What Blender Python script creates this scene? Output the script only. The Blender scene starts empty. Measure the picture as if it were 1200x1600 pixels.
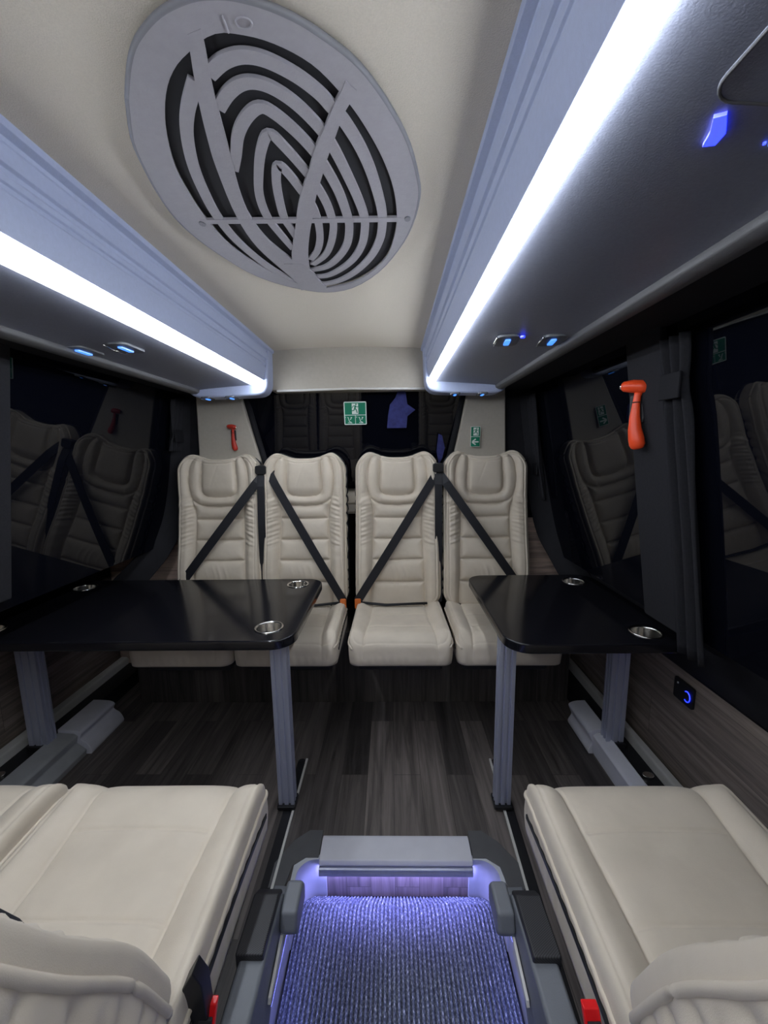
import bpy, math, random
import numpy as np
from mathutils import Vector, Matrix
random.seed(7); rng = np.random.RandomState(5)
C = bpy.context.scene.collection
SC = bpy.context.scene
PI = math.pi

# ------------------------------------------------------------------ materials
def nt_mat(name):
    m = bpy.data.materials.new(name); m.use_nodes = True
    nt = m.node_tree
    return m, nt, nt.nodes['Principled BSDF']
def node(nt, t, **k):
    n = nt.nodes.new(t)
    for a, b in k.items():
        if a in n.inputs.keys(): n.inputs[a].default_value = b
        else: setattr(n, a, b)
    return n
def mat(name, col, rough=.5, metal=0., var=0., vscale=20, bump=0., bscale=200, ior=1.45, sheen=0., coat=0., spec=None, stretch=None):
    m, nt, p = nt_mat(name)
    p.inputs['Base Color'].default_value = (*col, 1)
    p.inputs['Roughness'].default_value = rough
    p.inputs['Metallic'].default_value = metal
    p.inputs['IOR'].default_value = ior
    if sheen: p.inputs['Sheen Weight'].default_value = sheen
    if coat: p.inputs['Coat Weight'].default_value = coat; p.inputs['Coat Roughness'].default_value = .05
    if spec is not None: p.inputs['Specular IOR Level'].default_value = spec
    tc = node(nt, 'ShaderNodeTexCoord'); src = tc.outputs['Object']
    if stretch:
        mp = node(nt, 'ShaderNodeMapping'); mp.inputs['Scale'].default_value = stretch
        nt.links.new(src, mp.inputs[0]); src = mp.outputs[0]
    n = node(nt, 'ShaderNodeTexNoise', Scale=vscale, Detail=4.)
    nt.links.new(src, n.inputs['Vector'])
    r = node(nt, 'ShaderNodeValToRGB')
    v = var if var else .04
    r.color_ramp.elements[0].position = .3; r.color_ramp.elements[1].position = .7
    r.color_ramp.elements[0].color = (*[c * (1 - v) for c in col], 1)
    r.color_ramp.elements[1].color = (*[min(1, c * (1 + v)) for c in col], 1)
    nt.links.new(n.outputs['Fac'], r.inputs[0]); nt.links.new(r.outputs[0], p.inputs['Base Color'])
    if bump:
        n2 = node(nt, 'ShaderNodeTexNoise', Scale=bscale, Detail=3.)
        nt.links.new(src, n2.inputs['Vector'])
        b = node(nt, 'ShaderNodeBump', Strength=bump, Distance=.002)
        nt.links.new(n2.outputs['Fac'], b.inputs['Height']); nt.links.new(b.outputs[0], p.inputs['Normal'])
    return m
def emis(name, col, s):
    m, nt, p = nt_mat(name)
    p.inputs['Base Color'].default_value = (.8, .8, .8, 1)
    p.inputs['Emission Color'].default_value = (*col, 1)
    p.inputs['Emission Strength'].default_value = s
    return m
def wood_mat(name, c1, c2, axes='yx', rough=.42, plank=(.95, .115)):
    m, nt, p = nt_mat(name)
    p.inputs['Roughness'].default_value = rough
    tc = node(nt, 'ShaderNodeTexCoord')
    sp = node(nt, 'ShaderNodeSeparateXYZ'); nt.links.new(tc.outputs['Object'], sp.inputs[0])
    cb = node(nt, 'ShaderNodeCombineXYZ')
    idx = {'x': 0, 'y': 1, 'z': 2}
    nt.links.new(sp.outputs[idx[axes[0]]], cb.inputs[0]); nt.links.new(sp.outputs[idx[axes[1]]], cb.inputs[1])
    br = node(nt, 'ShaderNodeTexBrick', Scale=1.0)
    br.offset = .37; br.offset_frequency = 2
    br.inputs['Color1'].default_value = (*c1, 1); br.inputs['Color2'].default_value = (*c2, 1)
    br.inputs['Mortar'].default_value = (*[c * .35 for c in c1], 1)
    br.inputs['Mortar Size'].default_value = .0009; br.inputs['Bias'].default_value = -.1
    br.inputs['Brick Width'].default_value = plank[0]; br.inputs['Row Height'].default_value = plank[1]
    nt.links.new(cb.outputs[0], br.inputs['Vector'])
    mp = node(nt, 'ShaderNodeMapping'); mp.inputs['Scale'].default_value = (2.2, 38, 1)
    nt.links.new(cb.outputs[0], mp.inputs[0])
    add = node(nt, 'ShaderNodeVectorMath', operation='MULTIPLY_ADD')
    nt.links.new(br.outputs['Color'], add.inputs[0]); add.inputs[1].default_value = (60, 60, 60)
    nt.links.new(mp.outputs[0], add.inputs[2])
    n = node(nt, 'ShaderNodeTexNoise', Scale=1.0, Detail=6., Roughness=.65, Distortion=.6)
    nt.links.new(add.outputs[0], n.inputs['Vector'])
    r = node(nt, 'ShaderNodeValToRGB')
    r.color_ramp.elements[0].position = .3; r.color_ramp.elements[0].color = (.45, .44, .43, 1)
    r.color_ramp.elements[1].position = .72; r.color_ramp.elements[1].color = (1.5, 1.45, 1.4, 1)
    nt.links.new(n.outputs['Fac'], r.inputs[0])
    mx = node(nt, 'ShaderNodeMix', data_type='RGBA', blend_type='MULTIPLY')
    mx.inputs['Factor'].default_value = 1.
    nt.links.new(br.outputs['Color'], mx.inputs[6]); nt.links.new(r.outputs[0], mx.inputs[7])
    nt.links.new(mx.outputs[2], p.inputs['Base Color'])
    b = node(nt, 'ShaderNodeBump', Strength=.15, Distance=.002)
    nt.links.new(n.outputs['Fac'], b.inputs['Height']); nt.links.new(b.outputs[0], p.inputs['Normal'])
    return m
def carpet_mat():
    m, nt, p = nt_mat('ribbed_carpet')
    p.inputs['Roughness'].default_value = .9
    tc = node(nt, 'ShaderNodeTexCoord')
    mp = node(nt, 'ShaderNodeMapping'); mp.inputs['Scale'].default_value = (1, .55, 1)
    nt.links.new(tc.outputs['Object'], mp.inputs[0])
    n = node(nt, 'ShaderNodeTexNoise', Scale=260., Detail=2.)
    nt.links.new(mp.outputs[0], n.inputs['Vector'])
    r = node(nt, 'ShaderNodeValToRGB')
    e = r.color_ramp.elements
    e[0].position = .38; e[0].color = (.09, .10, .15, 1)
    e[1].position = .72; e[1].color = (.72, .75, .85, 1)
    x = e.new(.56); x.color = (.22, .25, .34, 1)
    nt.links.new(n.outputs['Fac'], r.inputs[0])
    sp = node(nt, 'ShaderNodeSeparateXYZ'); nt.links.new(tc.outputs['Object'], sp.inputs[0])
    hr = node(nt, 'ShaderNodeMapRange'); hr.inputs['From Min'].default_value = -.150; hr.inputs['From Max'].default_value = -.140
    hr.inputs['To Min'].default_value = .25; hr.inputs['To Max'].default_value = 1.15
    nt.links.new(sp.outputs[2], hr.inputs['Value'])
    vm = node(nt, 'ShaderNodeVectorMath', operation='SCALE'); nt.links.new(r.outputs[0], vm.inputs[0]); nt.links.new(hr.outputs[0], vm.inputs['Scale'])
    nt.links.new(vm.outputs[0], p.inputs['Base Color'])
    b = node(nt, 'ShaderNodeBump', Strength=.35, Distance=.002)
    nt.links.new(n.outputs['Fac'], b.inputs['Height']); nt.links.new(b.outputs[0], p.inputs['Normal'])
    return m
def carbon_mat():
    m, nt, p = nt_mat('carbon_weave')
    p.inputs['Roughness'].default_value = .5
    tc = node(nt, 'ShaderNodeTexCoord')
    mp = node(nt, 'ShaderNodeMapping'); mp.inputs['Rotation'].default_value = (0, .8, .8)
    nt.links.new(tc.outputs['Object'], mp.inputs[0])
    w = node(nt, 'ShaderNodeTexWave', Scale=120., Distortion=.3)
    nt.links.new(mp.outputs[0], w.inputs['Vector'])
    r = node(nt, 'ShaderNodeValToRGB')
    r.color_ramp.elements[0].color = (.008, .008, .01, 1); r.color_ramp.elements[1].color = (.04, .04, .045, 1)
    nt.links.new(w.outputs['Fac'], r.inputs[0]); nt.links.new(r.outputs[0], p.inputs['Base Color'])
    return m
def leather_mat():
    m, nt, p = nt_mat('cream_leather')
    p.inputs['Roughness'].default_value = .62
    p.inputs['Sheen Weight'].default_value = .15
    tc = node(nt, 'ShaderNodeTexCoord')
    n = node(nt, 'ShaderNodeTexNoise', Scale=9., Detail=5.)
    nt.links.new(tc.outputs['Object'], n.inputs['Vector'])
    r = node(nt, 'ShaderNodeValToRGB')
    r.color_ramp.elements[0].position = .3; r.color_ramp.elements[0].color = (.60, .525, .425, 1)
    r.color_ramp.elements[1].position = .7; r.color_ramp.elements[1].color = (.67, .59, .48, 1)
    nt.links.new(n.outputs['Fac'], r.inputs[0]); nt.links.new(r.outputs[0], p.inputs['Base Color'])
    n2 = node(nt, 'ShaderNodeTexNoise', Scale=700., Detail=2.)
    nt.links.new(tc.outputs['Object'], n2.inputs['Vector'])
    n3 = node(nt, 'ShaderNodeTexNoise', Scale=14., Detail=2.)
    nt.links.new(tc.outputs['Object'], n3.inputs['Vector'])
    b = node(nt, 'ShaderNodeBump', Strength=.25, Distance=.001)
    b2 = node(nt, 'ShaderNodeBump', Strength=.35, Distance=.01)
    nt.links.new(n3.outputs['Fac'], b2.inputs['Height'])
    nt.links.new(n2.outputs['Fac'], b.inputs['Height']); nt.links.new(b2.outputs[0], b.inputs['Normal'])
    nt.links.new(b.outputs[0], p.inputs['Normal'])
    return m

M = {}
M['leather'] = leather_mat()
M['ceiling'] = mat('ceiling_fabric', (.70, .635, .535), .95, var=.04, vscale=400, bump=.5, bscale=500)
M['header'] = mat('header_panel', (.42, .385, .325), .7, var=.03, vscale=60, bump=.2)
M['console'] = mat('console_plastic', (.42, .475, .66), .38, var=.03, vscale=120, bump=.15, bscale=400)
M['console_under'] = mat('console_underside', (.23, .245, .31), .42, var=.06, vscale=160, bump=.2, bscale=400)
M['led'] = emis('led_diffuser', (.86, .92, 1.0), 26)
M['well_led'] = emis('footwell_led', (.22, .25, 1.0), 20)
M['step_led'] = emis('step_led', (.33, .33, 1.0), 60)
M['blue_led'] = emis('blue_led', (.0, .015, 1.0), 3.5)
M['cyan_led'] = emis('cyan_led', (.03, .24, 1.0), 1.5)
M['grille'] = mat('grille_plastic', (.36, .345, .37), .6, var=.03, vscale=80, bump=.2)
M['grille_edge'] = mat('grille_rim', (.22, .22, .24), .5)
M['grille_dark'] = mat('grille_recess', (.018, .018, .022), .8, var=.1)
M['black'] = mat('black_plastic', (.012, .012, .014), .45, var=.1)
M['trim_dark'] = mat('dark_window_trim', (.016, .016, .019), .8, var=.1, bump=.2, bscale=500, spec=.2)
M['curtain'] = mat('charcoal_curtain', (.026, .026, .030), .95, var=.1, vscale=150, spec=.15, bump=.4, bscale=700)
M['shell'] = mat('charcoal_seat_shell', (.02, .02, .024), .6, var=.1)
M['belt'] = mat('black_webbing', (.010, .0105, .015), .55, var=.15, vscale=8, bump=.4, bscale=400)
M['glass'] = mat('night_window_glass', (.0025, .003, .006), .015, ior=1.42, var=.02)
M['table'] = mat('black_tabletop', (.008, .008, .011), .14, var=.3, vscale=300, ior=1.5, bump=.04, bscale=120)
M['table_edge'] = mat('tabletop_edge', (.012, .012, .014), .35)
M['steel'] = mat('brushed_steel', (.78, .76, .73), .16, metal=1., var=.04)
M['alu'] = mat('anodised_aluminium', (.50, .52, .62), .32, metal=.4, var=.05, vscale=60, stretch=(1, 1, .05))
M['alu_light'] = mat('painted_rail', (.66, .66, .72), .4, metal=.0, var=.03)
M['rail_grey'] = mat('grey_rail_cover', (.40, .41, .42), .35, metal=.1, var=.04)
M['white_trim'] = mat('white_trim', (.62, .61, .58), .4)
M['grey_trim'] = mat('grey_trim', (.10, .10, .105), .5, var=.06, bump=.2, bscale=500)
M['mid_trim'] = mat('mid_grey_plastic', (.16, .17, .19), .45, var=.05, bump=.15, bscale=400)
M['well_plastic'] = mat('pale_well_plastic', (.55, .57, .62), .35)
M['floor'] = wood_mat('floor_vinyl', (.15, .133, .127), (.040, .037, .038), 'yx')
M['wood_front'] = wood_mat('plinth_vinyl', (.10, .09, .082), (.05, .046, .043), 'zx', plank=(.9, .16))
M['wood_wall'] = wood_mat('wall_vinyl', (.26, .22, .19), (.17, .145, .13), 'yz', plank=(1.6, .17))
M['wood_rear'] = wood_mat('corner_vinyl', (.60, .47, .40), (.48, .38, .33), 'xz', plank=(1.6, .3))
M['wood_riser'] = wood_mat('riser_vinyl', (.30, .24, .23), (.20, .165, .165), 'zx', plank=(.30, .085))
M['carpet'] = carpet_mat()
M['carbon'] = carbon_mat()
M['red'] = mat('red_plastic', (.75, .012, .015), .3)
M['hammer'] = mat('orange_red_plastic', (.95, .085, .02), .35)
M['hammer_dark'] = mat('dull_red_plastic', (.45, .03, .015), .4)
M['orange'] = mat('orange_plastic', (.65, .16, .03), .4)
M['green'] = mat('sign_green', (.0, .19, .10), .5)
M['white'] = mat('sign_white', (.75, .80, .75), .5)
M['navy'] = mat('reflected_cloth', (.035, .04, .16), .9, var=.25, vscale=40, bump=.5, bscale=60)
M['stitch'] = mat('grey_stitch', (.28, .25, .22), .8)
M['outside'] = mat('night_asphalt', (.01, .01, .01), .9)

# ------------------------------------------------------------------ mesh helpers
def build(name, V, F, m, parent=None, smooth=False, bevel=0., mats=None, fm=None):
    me = bpy.data.meshes.new(name)
    me.from_pydata([tuple(map(float, v)) for v in V], [], F)
    me.update()
    for x in (mats or [m]): me.materials.append(x)
    if fm is not None: me.polygons.foreach_set('material_index', fm)
    import bmesh
    bm = bmesh.new(); bm.from_mesh(me)
    bmesh.ops.recalc_face_normals(bm, faces=bm.faces)
    bm.to_mesh(me); bm.free()
    if smooth: me.polygons.foreach_set('use_smooth', [True] * len(me.polygons))
    o = bpy.data.objects.new(name, me); C.objects.link(o)
    if parent: o.parent = parent
    if bevel:
        b = o.modifiers.new('bevel', 'BEVEL'); b.width = bevel; b.segments = 3; b.limit_method = 'ANGLE'; b.angle_limit = .6
        me.polygons.foreach_set('use_smooth', [True] * len(me.polygons))
        w = o.modifiers.new('wn', 'WEIGHTED_NORMAL')
    return o
class MB:
    def __init__(s): s.V = []; s.F = []
    def add(s, V, F):
        n = len(s.V); s.V += [tuple(v) for v in V]; s.F += [tuple(i + n for i in f) for f in F]; return s
    def box(s, x0, x1, y0, y1, z0, z1):
        V = [(x, y, z) for x in (x0, x1) for y in (y0, y1) for z in (z0, z1)]
        return s.add(V, [(0, 1, 3, 2), (4, 6, 7, 5), (0, 4, 5, 1), (2, 3, 7, 6), (0, 2, 6, 4), (1, 5, 7, 3)])
    def prism(s, poly, a, b, fn):
        """poly of 2D points swept from a to b ; fn(u,v,w)->xyz"""
        n = len(poly)
        V = [fn(u, v, a) for u, v in poly] + [fn(u, v, b) for u, v in poly]
        F = [tuple(range(n - 1, -1, -1)), tuple(range(n, 2 * n))] + [(i, (i + 1) % n, n + (i + 1) % n, n + i) for i in range(n)]
        return s.add(V, F)
    def tube(s, pts, rad, n=12, sx=1., sy=1., caps=True, ref=None):
        pts = [Vector(p) for p in pts]; V = []; F = []
        for i, p in enumerate(pts):
            t = (pts[min(i + 1, len(pts) - 1)] - pts[max(i - 1, 0)]).normalized()
            r = Vector(ref) if ref else (Vector((0, 0, 1)) if abs(t.z) < .9 else Vector((1, 0, 0)))
            a = t.cross(r).normalized(); b = a.cross(t).normalized()
            R = rad[i] if hasattr(rad, '__len__') else rad
            for k in range(n):
                th = 2 * PI * k / n
                V.append(p + a * math.cos(th) * R * sx + b * math.sin(th) * R * sy)
        for i in range(len(pts) - 1):
            for k in range(n):
                F.append((i * n + k, i * n + (k + 1) % n, (i + 1) * n + (k + 1) % n, (i + 1) * n + k))
        if caps:
            F.append(tuple(range(n))); F.append(tuple(range(len(pts) * n - n, len(pts) * n)))
        return s.add(V, F)
    def ribbon(s, pts, w, th, normal):
        """flat strap following pts, width w, thickness th; normal = rough face direction"""
        pts = [Vector(p) for p in pts]; N = Vector(normal).normalized(); V = []; F = []
        for i, p in enumerate(pts):
            t = (pts[min(i + 1, len(pts) - 1)] - pts[max(i - 1, 0)]).normalized()
            a = t.cross(N).normalized(); b = a.cross(t).normalized()
            V += [p + a * w / 2 + b * th / 2, p - a * w / 2 + b * th / 2, p - a * w / 2 - b * th / 2, p + a * w / 2 - b * th / 2]
        for i in range(len(pts) - 1):
            for k in range(4): F.append((i * 4 + k, i * 4 + (k + 1) % 4, i * 4 + 4 + (k + 1) % 4, i * 4 + 4 + k))
        F.append((0, 1, 2, 3)); m = len(pts) * 4; F.append((m - 4, m - 3, m - 2, m - 1))
        return s.add(V, F)
    def out(s, name, m, parent=None, **k): return build(name, s.V, s.F, m, parent, **k)
def thing(name, label, cat, loc=(0, 0, 0), rz=0, group=None):
    o = bpy.data.objects.new(name, None); C.objects.link(o); o.empty_display_size = .05
    o.location = loc; o.rotation_euler = (0, 0, rz); o['label'] = label; o['category'] = cat
    if group: o['group'] = group
    return o
def tag(o, label, cat, group=None):
    o['label'] = label; o['category'] = cat
    if group: o['group'] = group
    return o
def struct(o, label=None):
    o['kind'] = 'structure'
    if label: o['label'] = label
    return o
def rrect(x0, x1, y0, y1, r, n=8):
    P = []
    for cx, cy, a in ((x1 - r, y1 - r, 0), (x0 + r, y1 - r, 90), (x0 + r, y0 + r, 180), (x1 - r, y0 + r, 270)):
        for k in range(n + 1):
            t = math.radians(a + 90 * k / n); P.append((cx + r * math.cos(t), cy + r * math.sin(t)))
    return P
def smooth_poly(pts, k=6):
    pts = [np.array(p, float) for p in pts]; out = []
    for i in range(len(pts) - 1):
        p0 = pts[max(i - 1, 0)]; p1 = pts[i]; p2 = pts[i + 1]; p3 = pts[min(i + 2, len(pts) - 1)]
        for j in range(k):
            t = j / k
            out.append(.5 * ((2 * p1) + (-p0 + p2) * t + (2 * p0 - 5 * p1 + 4 * p2 - p3) * t * t + (-p0 + 3 * p1 - 3 * p2 + p3) * t ** 3))
    out.append(pts[-1]); return out

# ------------------------------------------------------------------ camera
F_PX = 620.
def cam_axes():
    r = math.radians(.8)
    y = np.array([(610 - 600) / F_PX, (800 - 706) / F_PX, 1.]); y /= np.linalg.norm(y)
    n = np.array([math.sin(r), -math.cos(r), 0]); n[2] = -(n @ y) / y[2]; n /= np.linalg.norm(n)
    z = -n; x = -np.cross(y, z)
    return np.array([x, y, z])
R = cam_axes()
cam = bpy.data.cameras.new('camera'); co = bpy.data.objects.new('camera', cam); C.objects.link(co)
cam.sensor_fit = 'VERTICAL'; cam.sensor_height = 24; cam.lens = 24 * F_PX / 1600; cam.clip_start = .02
co.matrix_world = Matrix(((R[0][0], R[0][1], -R[0][2], 0), (R[1][0], R[1][1], -R[1][2], 0), (R[2][0], R[2][1], -R[2][2], 1.4), (0, 0, 0, 1)))
SC.camera = co
CX = -.22                      # the cabin's centre line
Y0, Y1 = -1.6, 2.17            # cabin front, end of the overhead consoles
YR = 2.46                      # rear wall

# ------------------------------------------------------------------ ceiling, header, rear
def ceil_mesh():
    V = []; F = []; n = 16
    for j, y in enumerate((Y0, Y1 + .01)):
        for i in range(n + 1):
            s = -1 + 2 * i / n; V.append((CX + s * .40, y, 1.93 + .012 * (1 - s * s)))
    for i in range(n): F.append((i, i + 1, n + 2 + i, n + 1 + i))
    for j, y in enumerate((Y0, Y1 + .01)):
        V.append((CX - .40, y, 1.97)); V.append((CX + .40, y, 1.97))
    b = 2 * (n + 1); F.append((b, b + 1, b + 3, b + 2)); F.append((0, n + 1, b + 2, b)); F.append((n, 2 * n + 1, b + 3, b + 1))
    return V, F
struct(build('ceiling', *ceil_mesh(), M['ceiling'], smooth=False))
# header bulkhead above rear window
mb = MB(); prof = smooth_poly([(2.165, 1.955), (2.17, 1.90), (2.178, 1.80), (2.185, 1.735)], 5)
P = [tuple(p) for p in prof] + [(2.40, 1.735), (2.40, 1.955)]
mb.prism(P, -.64, .21, lambda u, v, w: (w, u, v))
struct(mb.out('trim_1', M['header']), 'cream header panel above the rear window')
mb = MB(); mb.tube([(-.60, 2.178, 1.728), (-.2, 2.176, 1.734), (.19, 2.178, 1.728)], .006, 8)
mb.tube([(-.59, 2.160, 1.938), (-.2, 2.160, 1.95), (.18, 2.160, 1.938)], .005, 8)
struct(mb.out('trim_2', M['white_trim'], smooth=True), 'thin pale beads edging the header panel')
# rear wall
mb = MB(); mb.box(-1.75, 1.2, YR, YR + .05, 0, 2.0)
struct(mb.out('wall_rear', M['trim_dark']))
# rear glass, tilted a little
mb = MB(); mb.prism([(2.42, 1.20), (2.425, 1.20), (2.325, 1.735), (2.32, 1.735)], -.93, .50, lambda u, v, w: (w, u, v))
w = struct(mb.out('window_1', M['glass']), 'dark rear window behind the four seats')
mb = MB(); mb.box(-.95, -.86, 2.36, 2.44, 1.15, 1.74); mb.box(.42, .52, 2.36, 2.44, 1.15, 1.74)
# rear ledge
mb = MB()
mb.prism([(2.30, 1.17), (2.29, 1.155), (2.29, 1.11), (2.305, 1.10), (2.305, 1.055), (2.32, 1.04), (2.45, 1.04), (2.45, 1.18), (2.32, 1.18)], -1.1, .72, lambda u, v, w: (w, u, v))
struct(mb.out('trim_3', M['header'], bevel=.004), 'pale ledge below the rear window')
# beige pillars either side of the rear window
def pillar(name, pts, y0, y1, m, lab):
    mb = MB(); mb.prism(pts, y0, y1, lambda u, v, w: (u, w - (v - 1.3) * .06, v))
    return struct(mb.out(name, m, bevel=.008), lab)
pillar('trim_4', [(-1.13, 1.0), (-1.09, 1.76), (-.85, 1.76), (-.80, 1.55), (-.735, 1.28), (-.70, 1.0)], 2.31, 2.40, M['header'], 'cream pillar left of the rear window')
pillar('trim_5', [(.30, 1.0), (.345, 1.28), (.40, 1.55), (.44, 1.76), (.64, 1.76), (.68, 1.0)], 2.31, 2.40, M['header'], 'cream pillar right of the rear window')
# dark rubber edge of rear glass
mb = MB()
mb.tube([(-.83, 2.335, 1.74), (-.785, 2.335, 1.55), (-.72, 2.345, 1.28), (-.69, 2.36, 1.1)], .018, 8)
mb.tube([(.42, 2.335, 1.74), (.385, 2.335, 1.55), (.325, 2.345, 1.28), (.29, 2.36, 1.1)], .018, 8)
struct(mb.out('trim_6', M['trim_dark'], smooth=True), 'black seals at the sides of the rear window')

# ------------------------------------------------------------------ overhead consoles (mirrored about CX)
def console(sgn, label):
    t = thing('overhead_console', label, 'overhead console', (CX, Y0, 1.7), 0, 'overhead consoles')
    def pr(poly, name, m, ya=Y0, yb=Y1, **k):
        mb = MB(); mb.prism([(sgn * d, z) for d, z in poly], ya, yb, lambda u, v, w: (u, w - Y0, v - 1.7))
        return mb.out(name, m, t, **k)
    fas = [(.383, 1.935), (.384, 1.918), (.398, 1.912), (.400, 1.905), (.397, 1.900), (.399, 1.872), (.406, 1.868), (.407, 1.860),
           (.4035, 1.856), (.405, 1.846), (.4095, 1.843), (.410, 1.835), (.4065, 1.831), (.411, 1.800), (.4195, 1.768), (.47, 1.77), (.47, 1.945)]
    pr(fas, 'fascia', M['console'], bevel=.0012)
    o_ = -.013 if sgn > 0 else .006
    pr([(.4205, 1.7665), (.426, 1.756), (.434, 1.747), (.446 + o_, 1.7375), (.456 + o_, 1.7365), (.461 + o_, 1.748), (.44, 1.768)], 'light_strip', M['led'], Y0, Y1 - .10, smooth=False)
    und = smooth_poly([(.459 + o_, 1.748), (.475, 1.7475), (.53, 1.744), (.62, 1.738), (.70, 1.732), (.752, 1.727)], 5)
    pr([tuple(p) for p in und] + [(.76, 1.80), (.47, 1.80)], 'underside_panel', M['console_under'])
    pr([(.752, 1.727), (.755, 1.714), (.770, 1.706), (.792, 1.706), (.800, 1.715), (.802, 1.76), (.76, 1.76)], 'edge_rail', M['grey_trim'], bevel=.003)
    # rounded end cap dropping a little below the panel
    cap = smooth_poly([(.392, 1.92), (.398, 1.80), (.405, 1.735), (.435, 1.702), (.50, 1.693), (.70, 1.688), (.775, 1.692), (.81, 1.715), (.815, 1.75)], 4)
    pr([tuple(p) for p in cap] + [(.81, 1.94), (.40, 1.94)], 'end_cap', M['console'], Y1 - .085, Y1 + .02, bevel=.012)
    return t
console(1, 'right overhead console with glowing light strip and dark underside')
console(-1, 'left overhead console with glowing light strip and dark underside')
# dark headliner between consoles and windows
def liner(sgn, name):
    mb = MB(); mb.prism([(CX + sgn * .79, 1.735), (CX + sgn * 1.03, 1.745), (CX + sgn * 1.03, 1.80), (CX + sgn * .79, 1.80)], Y0, YR, lambda u, v, w: (u, w, v))
    return struct(mb.out(name, M['trim_dark']))
liner(1, 'trim_7')['label'] = 'dark strip above the right window'
liner(-1, 'trim_8')['label'] = 'dark strip above the left window'
mb = MB(); mb.box(-1.75, 1.2, Y0, YR, 1.97, 2.0)
struct(mb.out('ceiling', M['trim_dark']))
# service pods on the console undersides
def pod(x, y, rz, sc, label, dot=False, z=1.736):
    t = thing('reading_light', label, 'reading light', (x, y, z), rz, 'reading lights under the overhead consoles')
    mb = MB(); P = rrect(-.050 * sc, .050 * sc, -.030 * sc, .030 * sc, .018 * sc, 5)
    mb.prism(P, -.004, .004, lambda u, v, w: (u, v, w))
    mb.out('housing', M['mid_trim'], t, bevel=.002)
    mb = MB(); mb.tube([(-.045 * sc, .030 * sc, -.004), (0, .034 * sc, -.007), (.045 * sc, .030 * sc, -.004)], .0022, 8)
    mb.out('rim', M['steel'], t, smooth=True)
    mb = MB(); mb.prism(rrect(-.026 * sc, .026 * sc, -.007 * sc, .007 * sc, .004 * sc, 4), -.008, -.003, lambda u, v, w: (u, v, w))
    mb.out('light_bar', M['cyan_led'], t)
    if dot:
        mb = MB(); mb.prism([(.007 * math.cos(a * PI / 6), .007 * math.sin(a * PI / 6)) for a in range(12)], -.008, -.003, lambda u, v, w: (u - .045 * sc, v - .033 * sc, w))
        mb.out('indicator', M['blue_led'], t)
    return t
pod(.365, 1.30, PI / 2 - .15, 1.15, 'reading light with bright blue bar and dot under right console, nearer the light strip', True)
pod(.495, 1.28, PI / 2 - .15, 1.15, 'reading light with blue bar under right console, beside the edge rail', z=1.729)
pod(.335, 2.115, PI / 2, .8, 'small reading light at rear end of right console, nearer the light strip', z=1.690)
pod(.475, 2.115, PI / 2, .8, 'small reading light at rear end of right console, nearer the window', z=1.688)
pod(-.83, 1.30, PI / 2, 1.15, 'reading light with blue bar under left console, nearer the light strip')
pod(-.965, 1.30, PI / 2, 1.15, 'reading light with blue bar under left console, beside the edge rail', z=1.729)
pod(-.80 - .02, 2.115, PI / 2, .8, 'small reading light at rear end of left console, nearer the light strip', z=1.690)
pod(-.945, 2.115, PI / 2, .8, 'small reading light at rear end of left console, nearer the window', z=1.688)
# front right: large lamp panel with a blue lamp and an added lens reflection
t = thing('lamp_panel', 'recessed lamp panel with blue lamp and glowing lens reflection under right console near top right', 'lamp panel', (.42, .40, 1.7385))
t.rotation_euler = (0, .072, 0)
mb = MB(); mb.prism(rrect(-.105, .105, -.16, .06, .03, 6), -.006, .003, lambda u, v, w: (u, v, w * .6)); mb.out('housing', M['console_under'], t, bevel=.002)
mb = MB(); L = [(x, y, -.004) for x, y in rrect(-.103, .103, -.158, .058, .028, 6)]; mb.tube(L + [L[0]], .0016, 6, caps=False); mb.out('rim', M['grey_trim'], t, smooth=True)
mb = MB(); mb.prism([(-.070, .075), (-.052, .098), (-.050, .115), (-.062, .118), (-.068, .100), (-.080, .080)], -.006, .002, lambda u, v, w: (u, v - .005, w)); mb.out('lens', M['blue_led'], t)  # blue patch of a lens reflection, added as a glowing shape
mb = MB()
for k in range(26):
    a = random.uniform(.0, .055); b = random.uniform(.062, .115); r = random.uniform(.0012, .003)
    mb.prism([(a + r * math.cos(q * PI / 3), b + r * math.sin(q * PI / 3)) for q in range(6)], -.004, .001, lambda u, v, w: (u, v, w))
o = mb.out('light_speckle', M['blue_led'], t)
mb = MB(); mb.prism([(.008 * math.cos(q * PI / 4) + .012, .006 * math.sin(q * PI / 4) + .103) for q in range(8)], -.006, .001, lambda u, v, w: (u, v, w)); mb.out('bulb', M['cyan_led'], t)

# ------------------------------------------------------------------ ceiling grille
G = thing('ceiling_vent', 'large oval light grey ceiling vent with curved slot pattern', 'ceiling vent', (-.18, .98, 1.93))
gx, gy = -.18, .98; A, B = .247, .432
def ell(a, b, n=96): return [(a * math.cos(2 * PI * k / n), b * math.sin(2 * PI * k / n)) for k in range(n)]
slot_outer = [(-0.256, 0.603), (-0.285, 0.622), (-0.314, 0.651), (-0.342, 0.693), (-0.371, 0.753), (-0.395, 0.826), (-0.406, 0.9), (-0.411, 0.981), (-0.402, 1.106), (-0.355, 1.23), (-0.277, 1.345), (-.235, 1.374), (-0.192, 1.372), (-0.114, 1.338), (-0.047, 1.262), (-0.001, 1.165), (0.018, 1.053), (0.02, 0.97), (0.011, 0.885), (-0.008, 0.808), (-0.032, 0.743), (-0.058, 0.689), (-0.091, 0.639), (-0.12, 0.613), (-0.155, 0.594), (-0.188, 0.585), (-0.211, 0.583), (-.234, .590)]
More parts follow.
